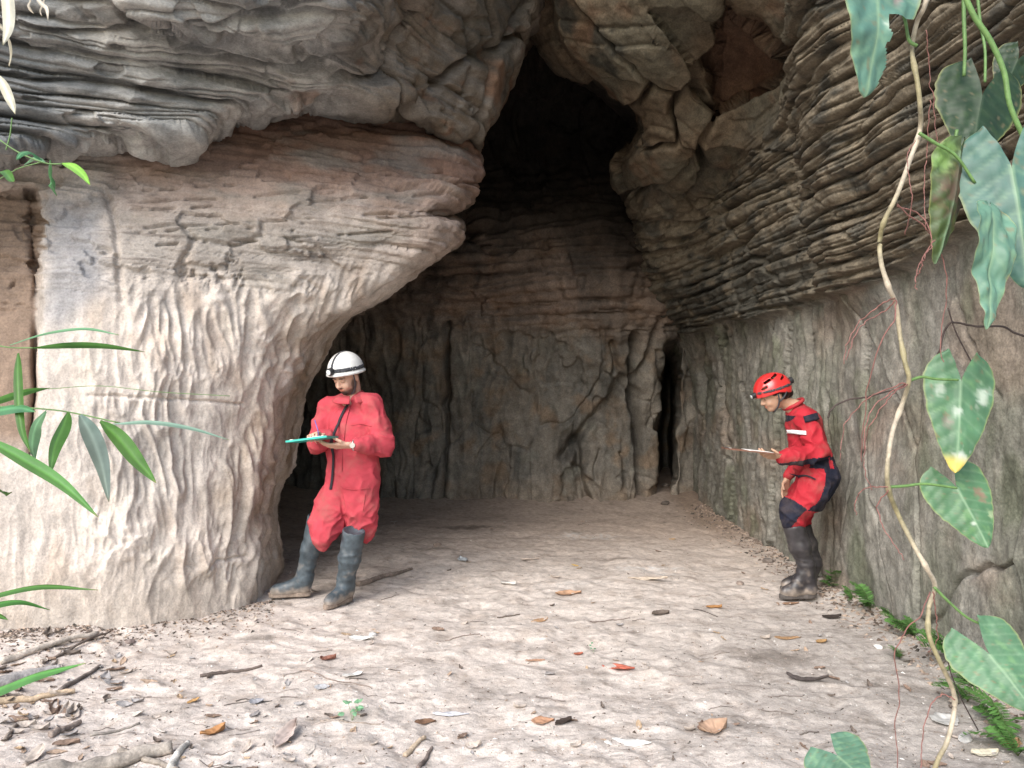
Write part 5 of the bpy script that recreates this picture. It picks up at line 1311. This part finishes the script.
NAMED = [  # px, py, length, colour, aspect, rot, curl, label
    (618,664,.17,REDL,.42,-.5,.25,'red fallen leaf lying flat on the pale sand'),(578,650,.06,(.40,.13,.08),.5,.3,.5,'tiny red-brown curled leaf left of the green sprig'),
    (712,733,.15,(.40,.27,.19),.7,.2,.7,'crumpled tan leaf near the bottom, nearest the middle right'),(704,727,.09,(.20,.13,.10),.6,1.4,.6,'brown scrap touching the crumpled tan leaf'),
    (543,720,.10,(.42,.24,.15),.6,.1,.3,'flat orange-brown leaf near the bottom centre'),(563,722,.08,DARK,.5,.6,.6,'dark curled leaf beside the orange-brown leaf near the bottom'),
    (540,617,.14,ORANGE,.5,.8,.5,'crumpled orange leaf on the sand in mid scene'),(714,607,.11,(.42,.22,.09),.6,-.4,.5,'orange-brown leaf on the sand left of the dark boots'),
    (462,561,.15,(.40,.42,.43),.55,2.0,.3,'bluish grey leaf on the brown floor near the middle'),(508,583,.18,WHITE,.40,-.8,.3,'whitish folded leaf on the sand just below the bluish grey leaf'),
    (530,559,.16,(.5,.42,.36),.22,-.2,.3,'narrow pale leaf on the brown cave floor'),(648,579,.27,(.55,.46,.37),.22,-.25,.2,'long pale strip of bark beside the ash patch'),
    (568,592,.17,(.45,.28,.18),.5,.2,.3,'flat orange leaf on the sand at the edge of the cave shade'),(575,565,.09,(.6,.42,.16),.5,-1.0,.3,'small yellow leaf inside the cave mouth'),
    (352,678,.13,WHITE,.42,.6,.4,'white curled leaf on the sand right of the man\'s boots'),(322,690,.09,(.42,.42,.43),.6,.1,.3,'grey leaf just left of the white curled leaf'),
    (328,658,.09,(.24,.11,.08),.5,.2,.7,'red-brown curled leaf below the man\'s boots'),(362,637,.14,WHITE,.5,-.1,.5,'pair of pale shell-like leaf scraps below the man'),
    (286,735,.17,(.48,.40,.36),.42,1.4,.6,'curled pale bark piece standing on edge near the bottom left'),(212,732,.10,(.42,.22,.10),.6,.7,.7,'bright tan crumpled leaf near the log'),
    (193,699,.08,(.5,.30,.13),.4,1.1,.5,'small yellow-brown leaf right of the dead sticks'),(256,702,.08,(.34,.34,.36),.7,.2,.5,'small slate grey leaf left of centre near the bottom'),
    (255,716,.07,GREY,.5,1.2,.4,'grey leaf scrap under the slate grey leaf'),(425,717,.09,BROWN,.5,.2,.7,'brown curled scrap at the bottom left of centre'),(547,670,.08,GREY,.5,-.6,.3,'grey triangular leaf left of the red leaf'),
    (535,658,.10,(.40,.24,.16),.3,.0,.2,'narrow orange-brown leaf left of the grey triangular leaf'),(660,616,.13,(.15,.12,.10),.5,.3,.45,'dark crumpled leaf cluster on the sand in mid scene'),
    (788,638,.18,(.32,.20,.11),.3,-.2,.3,'narrow brown leaf below the dark boots'),(822,643,.10,(.42,.26,.12),.5,.5,.4,'small orange leaf right of the narrow brown leaf'),
    (808,680,.20,(.09,.075,.07),.25,-.5,.7,'dark curved bark strip on the sand at the right'),(832,616,.12,(.05,.04,.035),.5,.2,.8,'dark leaf on the soil in front of the wall ferns'),
    (790,601,.12,(.28,.17,.11),.3,.3,.4,'brown leaf touching the toe of the dark boots'),(985,748,.12,(.62,.56,.44),.5,.1,.3,'pale yellowish leaf near the ferns in the corner'),
    (945,718,.16,(.46,.45,.43),.7,.3,.3,'flat grey leaf under the vine at the lower right'),(1012,742,.13,(.42,.26,.15),.6,.5,.4,'tan leaf resting on the corner fern'),
    (628,742,.20,(.68,.66,.62),.3,-.1,.2,'long white leaf near the bottom edge'),(451,712,.15,(.52,.52,.55),.25,-.1,.2,'pale lilac strip on the sand near the bottom'),
    (672,537,.06,(.55,.35,.16),.5,.2,.3,'tiny orange leaf far inside the cave mouth')]
for i, (px, py, L, c, asp, rot, curl, lab) in enumerate(NAMED):
    drop(dry_leaf_mesh(100+i, c, L, asp, curl), px, py, rot, .08, .002, label=lab)
# many small look-alike scraps
protoL = [dry_leaf_mesh(200+i, c, 1., a, cu) for i, (c, a, cu) in enumerate([((.24,.17,.13), .5, .6), (TAN, .45, .4), ((.36,.34,.33), .5, .5), ((.42,.31,.23), .35, .5), ((.16,.13,.11), .45, .8), ((.52,.47,.42), .4, .4), ((.44,.38,.33), .6, .9)])]
used_p = set(); rs = np.random.default_rng(77)
def inside(px, py):
    gx, gy = gnd(px, py)
    return gx < 2.3 and (py > 640-.16*px*1.0 if px < 280 else py > 512) and not (px > 930 and py < 650)
cnt = 0
while cnt < 255:
    py = 512+256*rs.uniform(0, 1)**.75; px = rs.uniform(0, 1020)
    if cnt < 60: py = rs.uniform(648, 720); px = rs.uniform(0, 130)*(1 if py < 690 else .6)
    if not inside(px, py): continue
    if cnt >= 60 and rs.uniform() > (.35+.65*sst(420, 60, px)+.55*sst(700, 860, px)*sst(640, 560, py)+.3*sst(.1, .4, float(fbm(np.array(px/60.), np.array(py/30.), np.array(0.), 2, seed=3)))): continue
    k = int(rs.integers(0, 7)); sz = rs.uniform(.025, .07)*(1.5 if px < 150 else 1)
    src = protoL[k]
    o = src if k not in used_p else src.copy()
    if k in used_p: COL.objects.link(o)
    used_p.add(k)
    drop(o, px, py, rs.uniform(0, 6.28), rs.uniform(0, .45), .001, 'small dry leaf scraps strewn over the sand', 'small dry leaf scrap among many strewn over the sand', 'leaf', sz); cnt += 1
for k in range(7):
    if k not in used_p: bpy.data.objects.remove(protoL[k])

# sticks and the log
def stick(px0, py0, px1, py1, r, col_, label, group=None, cat='stick', name='stick', lift=0., seed=0, n=26, bend=.03, parent=None):
    a = gnd(px0, py0); b = gnd(px1, py1); t = np.linspace(0, 1, n); L = math.hypot(b[0]-a[0], b[1]-a[1])
    x = a[0]+(b[0]-a[0])*t+bend*L*fbm(t*3, t*0+seed, t*0, 3, seed=seed); y = a[1]+(b[1]-a[1])*t+bend*L*fbm(t*3, t*0+seed+7, t*0, 3, seed=seed)
    z = gheight(x, y)+r*.7+lift*np.sin(t*math.pi*.5)
    rr = r*(1+.18*fbm(t*9, t*0+seed, t*0, 3, seed=seed+3))*(1-.35*t)
    p = np.stack([x, y, z], 1); m = 12 if r > .012 else 7
    v, f = tube(p, rr, m)
    if r > .02: v = v+vnoise(v, .12*r, seed)
    c = np.array(col_)*np.ones((len(v), 3))*(1+.35*fbm(v[:, 0]*9, v[:, 1]*9, v[:, 2]*20, 3, seed=seed+4))[:, None]
    o = mesh_from(name, v, f, M_wood, parent, c)
    if label: tag(o, label, cat, group)
    return o
def vnoise(v, a, s):
    return a*np.stack([fbm(v[:, 0]*20, v[:, 1]*20, v[:, 2]*20, 3, seed=s+i) for i in range(3)], 1)
lg = stick(-30, 790, 172, 752, .040, (.34, .30, .26), 'thick weathered log lying in the lower left corner', name='log', cat='log', seed=3, n=50, bend=.04)
stick(120, 752, 178, 768, .014, (.30, .26, .22), None, name='branch', seed=8, parent=lg, bend=.05)
SK = [(0,668,98,640,.020,(.50,.44,.38),'long pale stick on the heap of dead sticks at the left'),(-10,690,60,672,.034,(.36,.34,.33),'thick grey branch half buried on the heap at the left'),
      (-20,708,75,690,.018,(.52,.40,.28),'tan stick at the front of the heap at the left'),(52,662,110,636,.009,(.16,.13,.11),'dark thin stick leaning over the heap at the left'),(60,690,100,665,.013,(.20,.17,.15),'dark stub of wood at the right end of the heap'),
      (50,735,80,720,.016,(.26,.21,.18),'short brown stick above the log'),(90,735,140,723,.007,(.36,.32,.28),'thin grey stick beside the log tip'),(5,740,22,715,.009,(.30,.25,.21),'thin upright-lying stick at the left edge above the log'),
      (200,673,262,664,.010,(.14,.11,.095),'dark curved bark stick on the sand below the left wall'),(100,700,135,693,.006,(.42,.38,.34),'thin pale stick right of the heap'),
      (358,585,398,572,.022,(.30,.24,.20),'gnarled pale root behind the man\'s boots'),(398,572,412,568,.015,(.26,.21,.17),'stubby end of wood beside the gnarled root'),
      (405,750,425,735,.012,(.48,.38,.28),'short tan stick at the bottom edge left of centre'),(418,765,432,745,.010,(.20,.16,.14),'dark stick at the bottom edge beside the tan one'),
      (170,768,188,742,.016,(.60,.57,.52),'whitish strip of bark standing by the log end'),(300,672,372,690,.0035,(.24,.19,.16),'very thin twig below the man\'s boots'),
      (497,617,520,613,.006,(.16,.13,.11),'small dark twig left of the crumpled orange leaf'),(445,638,480,632,.004,(.25,.2,.17),'thin twig in the middle of the sand'),
      (590,620,630,616,.004,(.18,.14,.12),'thin dark twig right of the crumpled orange leaf'),(320,718,380,722,.004,(.30,.25,.21),'thin twig under the pale seedling')]
for i, (a, b, c, d, r, col_, lab) in enumerate(SK): stick(a, b, c, d, r, col_, lab, lift=.02 if 'leaning' in lab or 'long pale' in lab else 0, seed=40+i)
rs = np.random.default_rng(21); cnt = 0
while cnt < 70:
    py = 516+250*rs.uniform()**.8; px = rs.uniform(0, 1010)
    if not inside(px, py): continue
    if rs.uniform() > .3+.7*sst(330, 50, px): continue
    ln = rs.uniform(10, 36)*(py-384)/300; an = rs.uniform(-.5, .5)
    v_ = stick(px, py, px+ln*math.cos(an), py+ln*math.sin(an)*.5, rs.uniform(.0015, .0045), rs.choice([.12, .2, .3])*np.array([1, .85, .75]), 'tiny dry twig among many strewn over the sand', 'tiny dry twigs strewn over the sand', 'twig', 'twig', seed=100+cnt, n=9, bend=.12); cnt += 1

# stones
def rock(seed, flat=.6):
    bm = bmesh.new(); bmesh.ops.create_icosphere(bm, subdivisions=3, radius=1)
    V = np.array([v.co[:] for v in bm.verts]); F_ = [[v.index for v in f.verts] for f in bm.faces]; bm.free()
    rs_ = np.random.default_rng(seed)
    for k in range(9):
        d = rs_.normal(size=3); d /= np.linalg.norm(d); h = rs_.uniform(.55, .85); s_ = V@d; V = V-np.where(s_ > h, s_-h, 0)[:, None]*d
    V = V*[1, rs_.uniform(.6, .9), flat]+.05*np.stack([fbm(V[:, 0]*3, V[:, 1]*3, V[:, 2]*3+i*7, 3, seed=seed) for i in range(3)], 1)
    return V, F_
ROCKS = [(372,640-6,.03,(.5,.48,.46),'pale stone under the man\'s left boot'),(130,640,.03,(.25,.2,.18),'small brown stone at the foot of the left wall'),(187,616,.045,(.42,.38,.35),'pointed grey stone leaning on the left wall foot'),
         (862,596,.045,(.34,.32,.30),'grey stone between the ferns at the wall foot'),(740,580,.04,(.26,.21,.18),'brown stone at the wall foot left of the dark boots'),(768,560,.05,(.20,.17,.15),'dark stone tucked against the wall left of the dark boots'),
         (666,492,.07,(.22,.18,.15),'brown stone at the mouth of the narrow dark crack'),(665,506,.06,(.12,.10,.085),'dark stone on the cave floor in front of the crack'),(437,545,.05,(.28,.22,.18),'brown lump of soil on the dark floor patch'),
         (878,648,.028,(.60,.58,.55),'little white stone near the tiny fern'),(966,735,.04,(.42,.41,.40),'grey stone near the corner ferns')]
for i, (px, py, r, c, lab) in enumerate(ROCKS):
    V, F_ = rock(400+i); cc = np.array(c)*np.ones((len(V), 3)); gx, gy = gnd(px, py); gx = min(gx, 2.33)
    o = mesh_from('stone', V*r, F_, M_stone, None, cc); o.location = (gx, gy, gz(gx, gy)+r*.25); o.rotation_euler = (0, 0, i*1.3); tag(o, lab, 'stone')
# grit and crumbs nobody could count, one mesh
rs = np.random.default_rng(31); VV = []; FF = []; CC = []
base = np.array([[1,0,0],[-.5,.8,0],[-.5,-.8,0],[.0,0,.7]]); bf = [(0,1,3),(1,2,3),(2,0,3)]
pal = np.array([[.12,.09,.07],[.22,.17,.14],[.5,.45,.42],[.36,.28,.22],[.07,.06,.05],[.62,.6,.57]])
for i in range(11000):
    mode = rs.uniform()
    if mode < .62:
        py = 508+275*rs.uniform()**.8; px = rs.uniform(-40, 1020); gx, gy = gnd(px, py)
        if gx > 2.36: continue
        if px < 280 and py < 640-.16*px: continue
        s_ = .002+.008*rs.uniform()**2
    elif mode < .82:
        gy = rs.uniform(3.0, 9.5); gx = 2.42-abs(rs.normal())*.16-.02*(gy > 8); s_ = rs.uniform(.006, .024)
    else:
        px = rs.uniform(-30, 275); gx, gy = gnd(px, 642-.165*px+rs.exponential(7)); s_ = rs.uniform(.005, .018)
    a = rs.uniform(0, 6.28); ca, sa = math.cos(a), math.sin(a)
    v = base*s_*[rs.uniform(.6, 1.8), rs.uniform(.5, 1), rs.uniform(.4, 1)]+rs.normal(size=(4, 3))*s_*.15
    v = v@np.array([[ca, sa, 0], [-sa, ca, 0], [0, 0, 1]])+[gx, gy, 0]; b = 4*len(VV)
    VV.append(v); FF += [(b+p, b+q, b+r_) for p, q, r_ in bf]; CC.append(np.repeat(pal[rs.integers(0, 6) if mode < .62 else (0, 1, 3, 4, 1, 3)[rs.integers(0, 6)]][None], 4, 0))
VV = np.concatenate(VV); z = gheight(VV[:, 0], VV[:, 1]); VV[:, 2] += z
tag(mesh_from('grit', VV, FF, M_stone, None, np.concatenate(CC), smooth=False), 'fine grit and crumbs scattered over the sand and along the walls', 'grit', kind='stuff')
